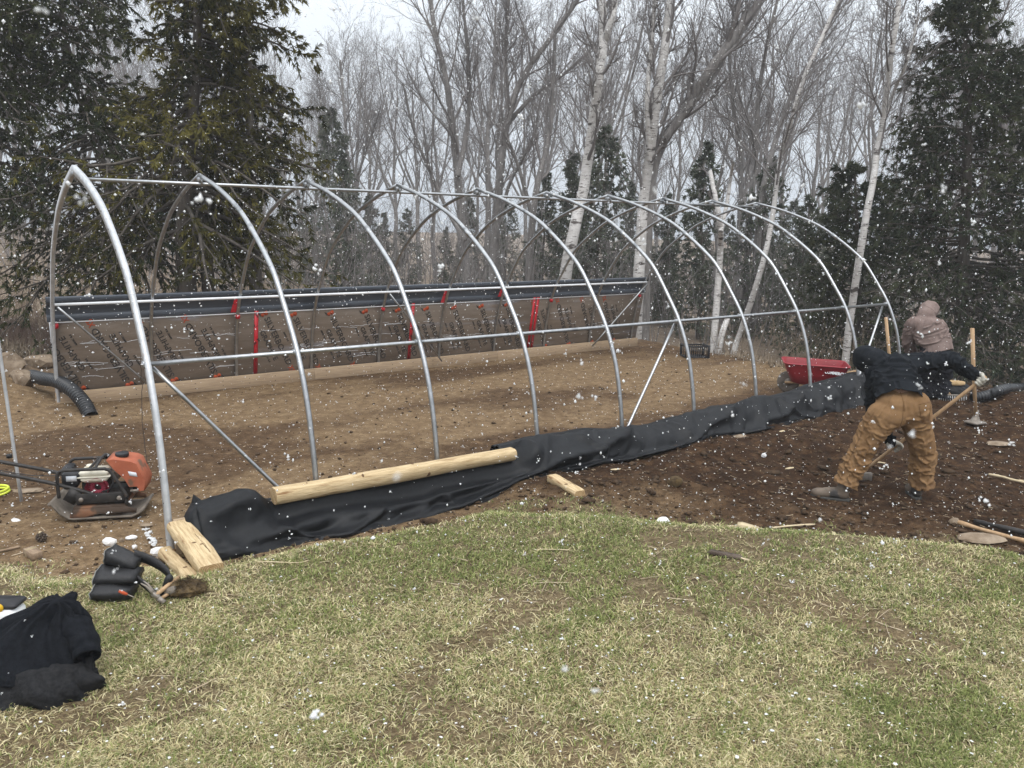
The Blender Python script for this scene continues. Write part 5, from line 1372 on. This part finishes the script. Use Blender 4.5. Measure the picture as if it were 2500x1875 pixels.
sv = m.build('sleeve', M['fleece'], jk, True); q = sv.modifiers.new('thickness', 'SOLIDIFY'); q.thickness = .008
m = MB(); e_ = P[-1]; d_ = unit(P[-1] - P[-2]); m.tube([e_ - d_ * .02, e_ + d_ * .006], .0645, 22, False); cf = m.build('cuff', M['fleece'], jk, True); q = cf.modifiers.new('thickness', 'SOLIDIFY'); q.thickness = .01
tu = stand('plastic_tub', 10, 1352, 'white tub with black top and yellow disc peeking out behind the sweatshirt', 'tub', 0)
m = MB(); m.box((-.03, .05, .05), (.20, .14, .10), bev=.02); m.build('tub_body', M['white_plastic'], tu)
m = MB(); m.box((-.02, .06, .118), (.19, .13, .034), bev=.012); m.build('tub_lid', M['black_plastic'], tu)
m = MB(); m.lathe([(0, 0), (.026, 0), (.026, .005), (0, .006)], (-.015, -.008, .118), 16, Rx(math.pi / 2)); m.build('yellow_disc', M['yellow'], tu)

# ---- tools standing and lying around the workers
tp_ = stand('tamper', 2106, 916, 'upright hand tamper with wooden handle and flat base on the soil', 'tamper', R(10))
b = gp(2106, 916); t = at_d(2096, 709, (b - CAM) @ FH) - b; tz = float(t[2]); txx = float(t @ RT)
m = MB(); m.tube([(0, 0, .10), (txx * .5, 0, tz * .5), (txx, 0, tz)], [.022, .0235, .025], 12); m.lathe([(.025, -.004), (.022, .006), (0, .008)], (txx, 0, tz), 12); m.build('handle', M['toolwood'], tp_, True)
m = MB(); m.lathe([(.10, .03), (.06, .045), (.032, .10), (.027, .18), (.0, .18)], (0, 0, 0), 4, Rz(.6)); m.build('socket', M['toolsteel'], tp_)
m = MB(); m.box((0, 0, .018), (.20, .18, .028), Rz(.3), bev=.006); m.build('foot', M['toolsteel'], tp_)
Ds = 10.6; t_ = at_d(1907, 684, Ds); b_ = at_d(1921, 800, Ds - .05); d_ = b_ - t_; x_, y_ = b_[0], b_[1]; gz = float(height(x_, y_)); kk_ = (gz - t_[2]) / d_[2]; b_ = t_ + d_ * kk_
sh = empty('shovel', tuple(b_), 'upright shovel with brown wooden handle stuck in the soil behind the workers', 'shovel', None, (0, 0, -YAW)); hh = float(t_[2] - b_[2]); hx = float((t_ - b_) @ RT)
m = MB(); m.tube([(hx * .15, 0, .2), (hx * .6, 0, hh * .6), (hx, 0, hh)], .021, 10); m.build('handle', M['toolwood'], sh, True)
m = MB(); m.poly([(-.1, 0, .18), (-.03, 0, .24), (.03, 0, .24), (.1, 0, .18), (.09, 0, .03), (0, 0, -.06), (-.09, 0, .03)], .008, (0, 1, 0)); m.build('blade', M['toolsteel'], sh)
# garden rake lying teeth down, handle rising toward the farther worker
b = gp(2056, 866); rk = empty('garden_rake', tuple(b), 'garden rake with bright teeth resting on the soil by the farther worker', 'rake', None, (0, 0, -YAW + R(-6)))
m = MB(); m.box((0, 0, .085), (.40, .022, .02), bev=.004); m.build('rake_bar', M['toolsteel'], rk)
for k in range(13): m = MB(); m.tube([(-.185 + .031 * k, 0, .08), (-.185 + .031 * k, -.012, .04), (-.188 + .031 * k, -.03, .0)], [.006, .0055, .003], 6); m.build('tooth', M['steel_end'], rk)
m = MB(); m.tube([(-.03, .01, .09), (-.30, .55, .52), (-.42, .80, .72)], .016, 8); m.build('handle', M['toolwood'], rk, True)
# black wrapped stump slab
b = gp(2062, 852); sb = empty('stump_slab', tuple(b), 'pale sawn slab of wood on a lump of black fabric beside the drain pipe', 'wood slab', None, (0, 0, -YAW))
m = MB(); m.lathe([(0, .185), (.12, .185), (.165, .18), (.17, .15), (.16, .14)], (0, .12, 0), 20); o = m.build('slab', M['logend'], sb); o.scale = (1.05, .75, 1)
cloth_heap('fabric_lump', [(-.03, .06, .1, .30, .17), (.06, .05, .1, .27, .16), (.12, .02, .12, .21, .14), (.15, .0, .12, .17, .12)], M['fabric'], sb, 12, .018, 70, 5)

# ---- crumbs of soil, wood chips, pebbles that nobody could count
def crumbs(name, n, mt, size, seed, keep, lift=.3):
    rs = np.random.default_rng(seed); b = 3.6 * (17 / 3.6) ** rs.random(n); a = rs.uniform(-.72, .72, n) * b
    x = CAM[0] + a * RT[0] + b * FH[0]; y = CAM[1] + a * RT[1] + b * FH[1]
    k = rs.random(n) < keep(x, y); x = x[k]; y = y[k]; n = len(x); z = ground(x, y)
    r = np.exp(rs.normal(math.log(size), .55, n)); r = np.minimum(r, size * 3.2)
    octv = np.array([(1, 0, 0), (-1, 0, 0), (0, 1, 0), (0, -1, 0), (0, 0, 1), (0, 0, -1), (.6, .6, .5), (-.6, -.6, .5)], float)
    octf = np.array([(0, 6, 4), (2, 6, 0), (2, 4, 6), (2, 1, 4), (1, 7, 4), (7, 3, 4), (1, 3, 7), (3, 0, 4), (2, 0, 5), (1, 2, 5), (3, 1, 5), (0, 3, 5)])
    st = np.stack([rs.uniform(.7, 1.6, n), rs.uniform(.6, 1.2, n), rs.uniform(.4, .8, n)], 1)
    V = octv[None] * rs.uniform(.6, 1.2, (n, 8, 1)) * (r[:, None] * st)[:, None]
    an = rs.uniform(0, 6.28, n); c_, s_ = np.cos(an)[:, None], np.sin(an)[:, None]
    V = np.stack([V[:, :, 0] * c_ - V[:, :, 1] * s_, V[:, :, 0] * s_ + V[:, :, 1] * c_, V[:, :, 2]], -1) + np.stack([x, y, z + r * lift], 1)[:, None]
    return tag(link(name, npmesh(name, V.reshape(-1, 3), None, (np.arange(n)[:, None, None] * 8 + octf[None]).reshape(-1, 3)), M[mt]), kind='stuff')
soilk = lambda x, y: (lawn_dist(x, y) < .05) * np.where(y < -3.2, 1.0, .16) * (y < 9)
padk = lambda x, y: (lawn_dist(x, y) < .15) * np.where((y > -3.2) & (x > .2), .35, 1.0) * (y < 9)
crumbs('soil_crumbs', 26000, 'soil', .010, 71, soilk)
crumbs('soil_clods', 2200, 'soil', .024, 72, lambda x, y: soilk(x, y) * (y < -3.1))
crumbs('pebbles', 3800, 'rock', .008, 73, padk)
M['chips'] = mat('pale_chips', (.34, .26, .17), (.52, .43, .31), 4, .9)
def chips(name, n, seed, keep, ln=(.01, .045)):
    rs = np.random.default_rng(seed); b = 3.4 * (15 / 3.4) ** rs.random(n); a = rs.uniform(-.72, .72, n) * b
    x = CAM[0] + a * RT[0] + b * FH[0]; y = CAM[1] + a * RT[1] + b * FH[1]; k = rs.random(n) < keep(x, y); x = x[k]; y = y[k]; n = len(x); z = ground(x, y)
    an = rs.uniform(0, 6.28, n); L_ = rs.uniform(*ln, n) * rs.choice([1, 1, 1, 2.2], n); d = np.stack([np.cos(an), np.sin(an), rs.normal(0, .12, n)], 1) * L_[:, None]
    B = np.stack([x, y, z + .008], 1); P = np.stack([B - d / 2, B + rs.normal(0, .003, (n, 3)), B + d / 2], 1)
    return tag(link(name, tubes_mesh(name, [(P, np.repeat((rs.uniform(.0012, .004, n))[:, None], 3, 1), 3)]), M['chips']), kind='stuff')
chips('wood_chips', 3600, 74, lambda x, y: (lawn_dist(x, y) < .3) * np.where((y > -3.2) & (x > .2), .5, 1.0) * (y < 8))
chips('loose_straw', 900, 75, lambda x, y: (lawn_dist(x, y) > .1), (.05, .12))
# ------------------------------------------------------------------ people
M['skin'] = mat('skin', (.42, .25, .18), (.50, .31, .23), 12, .55)
M['duck'] = mat('brown_work_trousers', (.175, .10, .047), (.255, .152, .075), 6, .9, .25, 240, c3=(.14, .08, .04), s3=4, t3=.58, spec=.15)
M['hoodie_black'] = mat('black_hoodie', (.0085, .0105, .0135), (.0165, .019, .023), 8, .95, .25, 220, spec=.1)
M['hoodie_mauve'] = mat('faded_mauve_hoodie', (.16, .118, .105), (.225, .172, .155), 7, .95, .25, 220, spec=.1)
M['trousers_black'] = mat('black_trousers', (.009, .010, .014), (.017, .018, .023), 8, .9, .2, 200, spec=.15)
M['seam'] = mat('trouser_seam', (.12, .062, .026), (.15, .08, .034), 20, .9)
M['boot'] = mat('worn_brown_boot', (.075, .056, .042), (.16, .125, .095), 9, .65, .15, c3=(.045, .042, .04), s3=6, t3=.56)
M['sole'] = mat('dark_boot_sole', (.030, .030, .028), (.06, .058, .052), 12, .8)
M['glove'] = mat('grey_work_glove', (.36, .34, .29), (.50, .48, .42), 10, .9, .2)

def blend(name, parts, voxel, it, matr, parent, base, fold=None, cut=None):
    # cut: [(point, direction)] planes where an opening ends cleanly
    """grow limbs and masses together into one continuous skin. parts: (points, radii, flat, ref)"""
    m = MB()
    for pts, rad, flat, ref in parts:
        pts = np.asarray(pts, float); n = max(10, len(pts) * 6)
        P = spline(pts, n) if len(pts) > 2 else np.linspace(pts[0], pts[1], n)
        r_ = np.interp(np.linspace(0, 1, n), np.linspace(0, 1, len(rad)), rad)
        # rounded ends
        d0 = unit(P[0] - P[1]); d1 = unit(P[-1] - P[-2]); q = np.array([.999, .92, .75, .5, .26])
        e0 = np.array([P[0] + d0 * r_[0] * flat * .9 * math.sqrt(max(0, 1 - (1 - a_) ** 2)) for a_ in (1 - np.sqrt(1 - q ** 2))][::1])
        capq = np.sin(np.array([88, 65, 42, 20]) * math.pi / 180); capr = np.cos(np.array([88, 65, 42, 20]) * math.pi / 180)
        k_ = min(flat, 1)
        Pf = np.concatenate([[P[0] + d0 * r_[0] * s_ * k_ for s_ in capq], P, [P[-1] + d1 * r_[-1] * s_ * k_ for s_ in capq[::-1]]])
        rf = np.concatenate([r_[0] * capr, r_, (r_[-1] * capr)[::-1]])
        m.tube(Pf - base, rf, 18, True, flat, ref)
    me = m.mesh(name); o = bpy.data.objects.new(name, me); C.objects.link(o)
    bm = bmesh.new(); bm.from_mesh(me); bmesh.ops.recalc_face_normals(bm, faces=bm.faces); bm.to_mesh(me); bm.free()
    a = o.modifiers.new('skin', 'REMESH'); a.mode = 'VOXEL'; a.voxel_size = voxel
    b = o.modifiers.new('ease', 'SMOOTH'); b.factor = .5; b.iterations = it
    dg = bpy.context.evaluated_depsgraph_get(); me2 = bpy.data.meshes.new_from_object(o.evaluated_get(dg))
    bpy.data.objects.remove(o); bpy.data.meshes.remove(me); me2.name = name
    if fold:
        n = len(me2.vertices); co = np.zeros(n * 3); no = np.zeros(n * 3)
        me2.vertices.foreach_get('co', co); me2.vertices.foreach_get('normal', no); co = co.reshape(-1, 3); no = no.reshape(-1, 3)
        co = co + no * fold(co + base)[:, None]; me2.vertices.foreach_set('co', co.ravel()); me2.update()
    for cp, cdir, rad_ in cut or ():
        bm = bmesh.new(); bm.from_mesh(me2); c_ = Vector(np.asarray(cp) - base); near = [v for v in bm.verts if (v.co - c_).length < rad_]
        geom = list({f for v in near for f in v.link_faces}) + list({e for v in near for e in v.link_edges}) + near
        bmesh.ops.bisect_plane(bm, geom=geom, plane_co=c_, plane_no=Vector(cdir), clear_outer=True)
        bm.to_mesh(me2); bm.free()
    o = link(name, me2, matr, parent, True)
    if cut: q = o.modifiers.new('thickness', 'SOLIDIFY'); q.thickness = .006; q.offset = -1
    return o

def axis_folds(axes, amp, freq, seed):
    """wrinkles that ring a limb, slanting and breaking up"""
    def f(P):
        best = np.full(len(P), 1e9); t_ = np.zeros(len(P)); ang = np.zeros(len(P)); w_ = np.ones(len(P))
        for a_, b_, k in axes:
            a_ = np.asarray(a_, float); b_ = np.asarray(b_, float); d = b_ - a_; L_ = np.linalg.norm(d); d /= L_
            t = np.clip((P - a_) @ d, 0, L_); q = P - a_ - t[:, None] * d; dist = np.linalg.norm(q, axis=1)
            u = unit(np.cross(d, [.3, .9, .2])); v = np.cross(d, u)
            s = dist < best; best = np.where(s, dist, best); t_ = np.where(s, t, t_); ang = np.where(s, np.arctan2(q @ v, q @ u), ang); w_ = np.where(s, k, w_)
        n1 = fbm(t_ * freq + .8 * np.sin(ang + seed), np.cos(ang) * 1.1 + np.sin(ang * 1.0) * .9 + seed * 3.1 + t_ * 2, 3, seed)
        n2 = fbm(t_ * freq * .5 - .7 * np.sin(ang * 2), np.sin(ang) * 1.3 + seed, 2, seed + 7)
        return amp * w_ * (np.clip(1 - np.abs(n1 - .5) * 2, 0, 1) ** 6 * 1.7 - .55 + (n2 - .5) * 1.3)
    return f

def hand(name, c, axis, wrist, r_h, parent, base, matr=None, k=1.0):
    """a gloved hand closed round a handle: palm, four unequal fingers, thumb"""
    c = np.asarray(c, float); a = unit(np.asarray(axis, float)); w_ = unit(np.asarray(wrist, float) - c); w_ = unit(w_ - a * (w_ @ a)); n = np.cross(a, w_)
    parts = [([c + w_ * .075 * k + n * .012, c + w_ * .045 * k + n * .020, c + w_ * .015 * k + n * (r_h + .016)], [.032 * k, .042 * k, .038 * k], .62, tuple(n)),
             ([c + w_ * .125 * k, c + w_ * .07 * k + n * .01], [.034 * k, .034 * k], .85, tuple(n))]
    for i, (off, ln, rf) in enumerate(((-.036, .90, .0115), (-.012, 1.0, .012), (.012, .96, .0118), (.035, .80, .0105))):
        R0 = r_h + rf * .9; ph = np.array([70, 20, -30, -85, -140 * ln - 10]) * math.pi / 180
        pts = [c + a * off * k + (w_ * -math.cos(t + .2) + n * math.sin(t + .2)) * R0 * (1.15 if j < 2 else 1.0) for j, t in enumerate(ph)]
        pts = [c + a * off * k * .8 + w_ * .03 * k + n * (r_h + .018)] + pts
        parts.append((pts, [.0135 * k, .0125 * k, rf * k, rf * k, rf * .95 * k, rf * .8 * k], 1, None))
    R0 = r_h + .012
    parts.append(([c + w_ * .05 * k + a * -.03 * k, c + w_ * .03 * k + a * -.045 * k - n * .012, c + w_ * .008 + a * -.038 * k - n * R0, c - w_ * .02 + a * -.02 * k - n * R0], [.018 * k, .0165 * k, .0135 * k, .0115 * k], 1, None))
    return blend(name, parts, .0052, 2, matr or M['glove'], parent, base)

def boot(parent, base, heel, toe, ankle, z, matr=None):
    """work boot from heel to toe with a shaft to the ankle"""
    heel = np.array([heel[0], heel[1], z]); toe = np.array([toe[0], toe[1], z]); d = unit(toe - heel); s = np.array([-d[1], d[0], 0]); L_ = np.linalg.norm(toe - heel)
    U = np.array([0, 0, 1.0])
    o = blend('boot', [
        ([heel + d * .055 + U * .065, heel + d * L_ * .45 + U * .065, heel + d * L_ * .80 + U * .055, toe - d * .045 + U * .052], [.046, .047, .052, .043], .95, (0, 0, 1)),
        ([heel + d * L_ * .40 + U * .085, heel + d * L_ * .62 + U * .075], [.046, .043], 1, None),
        ([heel + d * .075 + U * .07, heel + d * .075 + U * .14, np.asarray(ankle) + U * 0], [.052, .055, .062], 1, None)], .009, 3, matr or M['boot'], parent, base)
    m = MB(); pts = []
    for t in np.linspace(0, 2 * math.pi, 28, endpoint=False):
        q = .5 - .5 * math.cos(t); wd = (.047 + .012 * math.sin(math.pi * min(1, q * 1.25)) - .01 * math.exp(-((q - .42) / .13) ** 2)) * (abs(math.sin(t)) ** .55)
        pts.append(heel + d * L_ * q + s * wd * (1 if math.sin(t) >= 0 else -1) - base)
    n = len(pts); V = [p + U * .0 for p in pts] + [p + U * .030 for p in pts]
    V += [np.mean(V[:n], 0), np.mean(V[n:], 0)]
    m.add(V, [(i, (i + 1) % n, n + (i + 1) % n, n + i) for i in range(n)], [(2 * n, (i + 1) % n, i) for i in range(n)] + [(2 * n + 1, n + i, n + (i + 1) % n) for i in range(n)])
    m.build('sole', M['sole'], o)
    return o

def person(name, label, J, up, trousers, hood_mat, D, feet, seed, bulk=1.0, handles=None):
    """J: joints as sight points (u, v, depth offset)"""
    g = lambda k: at_d(J[k][0], J[k][1], D + J[k][2])
    K = {k: g(k) for k in J}
    base = np.array([K['pelvis'][0], K['pelvis'][1], float(height(K['pelvis'][0], K['pelvis'][1]))])
    root = empty(name, tuple(base), label, 'person')
    lat = unit(K['hipR'] - K['hipL']); sp = unit(K['chest'] - K['pelvis']); back = unit(np.cross(lat, sp)); back = back if back[2] > 0 else -back
    # the body under the clothes, one skin with head, face and ears
    hd = K['head']; nk = K['neck']; fd = unit(hd - nk); face = unit(-back - .25 * fd); ear = unit(np.cross(fd, face))
    body = [([K['pelvis'], K['spine'], K['chest'], nk], [.145, .135, .155, .065], .72, tuple(back)), ([nk, hd + fd * .0], [.055, .06], 1, None),
            ([hd - fd * .02, hd + fd * .075], [.076, .072], 1.18, tuple(face)), ([hd - fd * .055 + face * .035, hd - fd * .07 + face * .05], [.052, .04], 1, None),
            ([hd - fd * .005 + face * .088, hd - fd * .03 + face * .108], [.010, .014], 1, None)]
    for s in (-1, 1): body.append(([hd + ear * .072 * s - fd * .015, hd + ear * .082 * s + fd * .02], [.012, .013], 1.6, tuple(face)))
    for s in 'LR':
        body.append(([K['chest'], K['sh' + s], K['el' + s], K['wr' + s]], [.09, .058, .043, .029], 1, None))
        body.append(([K['pelvis'], K['hip' + s], K['kn' + s], K['an' + s]], [.10, .088, .06, .04], 1, None))
    blend('body', body, .014, 3, M['skin'], root, base)
    t = bulk
    tr = [([K['hipL'] + .02 * lat, K['hipR'] - .02 * lat], [.145 * t, .145 * t], .88, tuple(unit(np.cross(lat, sp)))), ([K['pelvis'], K['pelvis'] + sp * .16], [.185 * t, .175 * t], .72, tuple(back))]
    for s in 'LR':
        hem = K['an' + s]; kn = K['kn' + s]; hp = K['hip' + s]
        tr.append(([hp, hp * .5 + kn * .5, kn, kn * .5 + hem * .5, hem], [.146 * t, .128 * t, .108 * t, .102 * t, .108 * t], 1, None))
    ax = []
    for s in 'LR': ax += [(K['hip' + s], K['kn' + s], .55), (K['kn' + s], K['an' + s], 1.15)]
    blend('trousers', tr, .0095, 5, trousers, root, base, axis_folds(ax, .021, 15, seed), [(K['an' + s] - unit(K['an' + s] - K['kn' + s]) * .005, unit(K['an' + s] - K['kn' + s]), .24) for s in 'LR'])
    hs = K['hem']
    hoo = [([hs - sp * .12, K['spine'], K['chest'], K['chest'] * .45 + nk * .55], [.205 * t, .212 * t, .215 * t, .15 * t], .74, tuple(back)), ([K['shL'], K['chest'] * .5 + nk * .5, K['shR']], [.085 * t, .12 * t, .085 * t], .9, None)]
    for s in 'LR':
        hoo.append(([K['chest'] * .45 + K['sh' + s] * .55, K['sh' + s], K['sh' + s] * .5 + K['el' + s] * .5, K['el' + s], K['el' + s] * .5 + K['wr' + s] * .5, K['wr' + s]], [.11 * t, .098 * t, .086 * t, .08 * t, .066 * t, .05 * t], 1, None))
    hoo += [([nk, hd + fd * .05], [.115, .128], 1.12, tuple(face)), ([hd + fd * .03, hd + fd * .10 + face * .10], [.10, .055], 1, None), ([hd + fd * .08 + face * .03, hd + fd * .03 + face * .09], [.10, .085], 1, None)]
    ax = [(hs, K['chest'], 1.0)] + [(K['sh' + s], K['el' + s], .7) for s in 'LR'] + [(K['el' + s], K['wr' + s], .9) for s in 'LR'] + [(nk, hd, .35)]
    blend('hoodie', hoo, .010, 5, hood_mat, root, base, axis_folds(ax, .021, 12, seed + 4), [(hs - sp * .075, -sp, .34)])
    return root, K, base

D1 = float((gp(1985, 1078) - CAM) @ FH)
J1 = dict(pelvis=(1937, 874, 0), spine=(1938, 838, .10), chest=(1928, 803, .30), neck=(1896, 781, .44), head=(1878, 776, .55), hem=(1944, 850, .04),
          shL=(1893, 806, .42), shR=(1992, 783, .32), elL=(1886, 892, .44), wrL=(1926, 955, .34), elR=(2056, 778, .24), wrR=(2102, 809, .12),
          hipL=(1906, 899, .0), hipR=(1973, 878, .0), knL=(1856, 982, .02), knR=(1993, 975, .05), anL=(1826, 1050, -.02), anR=(1991, 1052, .06))
p1, K1, B1 = person('person', 'person in brown work trousers and black hoodie bending over a long wooden handle', J1, 0, M['duck'], M['hoodie_black'], D1, None, 3)
# handle held in both hands
HA = at_d(2118, 822, D1 + .06); HB = at_d(1885, 1002, D1 + .50); HM = at_d(1938, 966, D1 + .40)
hdv = unit(HB - HA)
hd_ = empty('wooden_handle', tuple(HA), 'long wooden tool handle slanting between the legs of the worker in brown trousers', 'tool handle')
tipg = HB + hdv * .12
m = MB(); m.tube(np.linspace(HA - hdv * .06, tipg, 12) - HA, .0175, 10); m.build('shaft', M['toolwood'], hd_, True)
bl = tipg; m = MB(); m.box(tipg - HA + hdv * .05 + np.array([0, 0, -.03]), (.26, .03, .09), Rz(-YAW), bev=.008); m.build('blade', M['toolsteel'], hd_)
# a short spur of splintered wood on the handle
q = at_d(2020, 905, D1 + .16); q = HA + hdv * ((q - HA) @ hdv)
m = MB(); m.tube([q - HA, q - HA + np.array([.01, -.015, -.045])], [.012, .002], 6); m.build('splinter', M['toolwood'], hd_)
hand('glove', HA, hdv, K1['wrR'], .0175, p1, B1, k=1.12)
hand('glove', HM, hdv, K1['wrL'], .0175, p1, B1, k=1.12)
zl = float(ground(*gp(1800, 1082)[:2])); zr = float(ground(*gp(1990, 1075)[:2]))
hl = gp(1836, 1083); tl_ = gp(1750, 1068); hr = gp(1984, 1080); fwd = FH * .30 + RT * .04
boot(p1, B1, hl, tl_, K1['anL'] + [0, 0, .02], zl - .004)
boot(p1, B1, hr, hr + fwd, K1['anR'] + [0, 0, .02], zr - .004)
# hip pocket and seat seam, laid on the trousers
def patch(pts, D, nm, r=.003, lift=0):
    tro = [c for c in p1.children if c.name.startswith('trousers')][0]
    out = []
    from mathutils.bvhtree import BVHTree
    dg = bpy.context.evaluated_depsgraph_get()
    bv = BVHTree.FromPolygons([v.co for v in tro.data.vertices], [p.vertices for p in tro.data.polygons])
    for u, v in pts:
        d = vray(u, v); h = bv.ray_cast(Vector(CAM - B1), Vector(unit(d)))
        if h[0] is not None: out.append(np.array(h[0]) + np.array(h[1]) * .001)
    if len(out) > 2: m = MB(); m.tube(np.array(out), r, 5); m.build(nm, M['seam'], tro, True)
ln = lambda a, b, n=8: [(a[0] + (b[0] - a[0]) * i / n, a[1] + (b[1] - a[1]) * i / n) for i in range(n + 1)]
patch(ln((1942, 838), (1952, 870)) + ln((1952, 870), (1950, 905)) + ln((1950, 905), (1940, 935)), 0, 'seat_seam')
patch(ln((1985, 875), (1992, 912)) + ln((1992, 912), (2006, 914)) + ln((2006, 914), (2010, 872)), 0, 'pocket_seam')
patch(ln((1985, 874), (2010, 868)), 0, 'pocket_seam')
patch(ln((1888, 890), (1862, 935)) + ln((1862, 935), (1838, 985)) + ln((1838, 985), (1815, 1035)), 0, 'leg_seam')

D2 = 11.25
J2 = dict(pelvis=(2024, 768, 0), spine=(2022, 742, .05), chest=(2004, 708, .16), neck=(1999, 684, .24), head=(2005, 672, .34), hem=(2024, 752, .01),
          shL=(1972, 700, .20), shR=(2030, 706, .24), elL=(1962, 742, .32), wrL=(1985, 785, .42), elR=(2040, 752, .38), wrR=(2022, 800, .40),
          hipL=(2008, 775, .0), hipR=(2038, 775, .0), knL=(2000, 818, .12), knR=(2036, 818, .04), anL=(1996, 862, .02), anR=(2030, 862, -.04))
p2, K2, B2 = person('person', 'person in faded mauve hoodie and black trousers stooping behind, back turned', J2, 0, M['trousers_black'], M['hoodie_mauve'], D2, None, 9, 1.08)
# feet rest on the heap
for s in 'LR':
    a_ = K2['an' + s]; z = float(ground(a_[0], a_[1])); hb = a_ + FH * -.06
    boot(p2, B2, hb, hb + FH * .29 + RT * (.03 if s == 'R' else -.03), np.array([a_[0], a_[1], max(a_[2], z + .12)]), z - .003)
RA = np.array(rk.location) + 0; 
sx_, sy_ = math.cos(-YAW - R(6)), math.sin(-YAW - R(6))
loc2w = lambda p: np.array([RA[0] + p[0] * sx_ - p[1] * sy_, RA[1] + p[0] * sy_ + p[1] * sx_, RA[2] + p[2]])
hand('glove', K2['wrL'] + unit(K2['wrL'] - K2['elL']) * .1, (0, .3, 1), K2['wrL'], .017, p2, B2)
hand('glove', K2['wrR'] + unit(K2['wrR'] - K2['elR']) * .1, (0, .3, 1), K2['wrR'], .017, p2, B2)
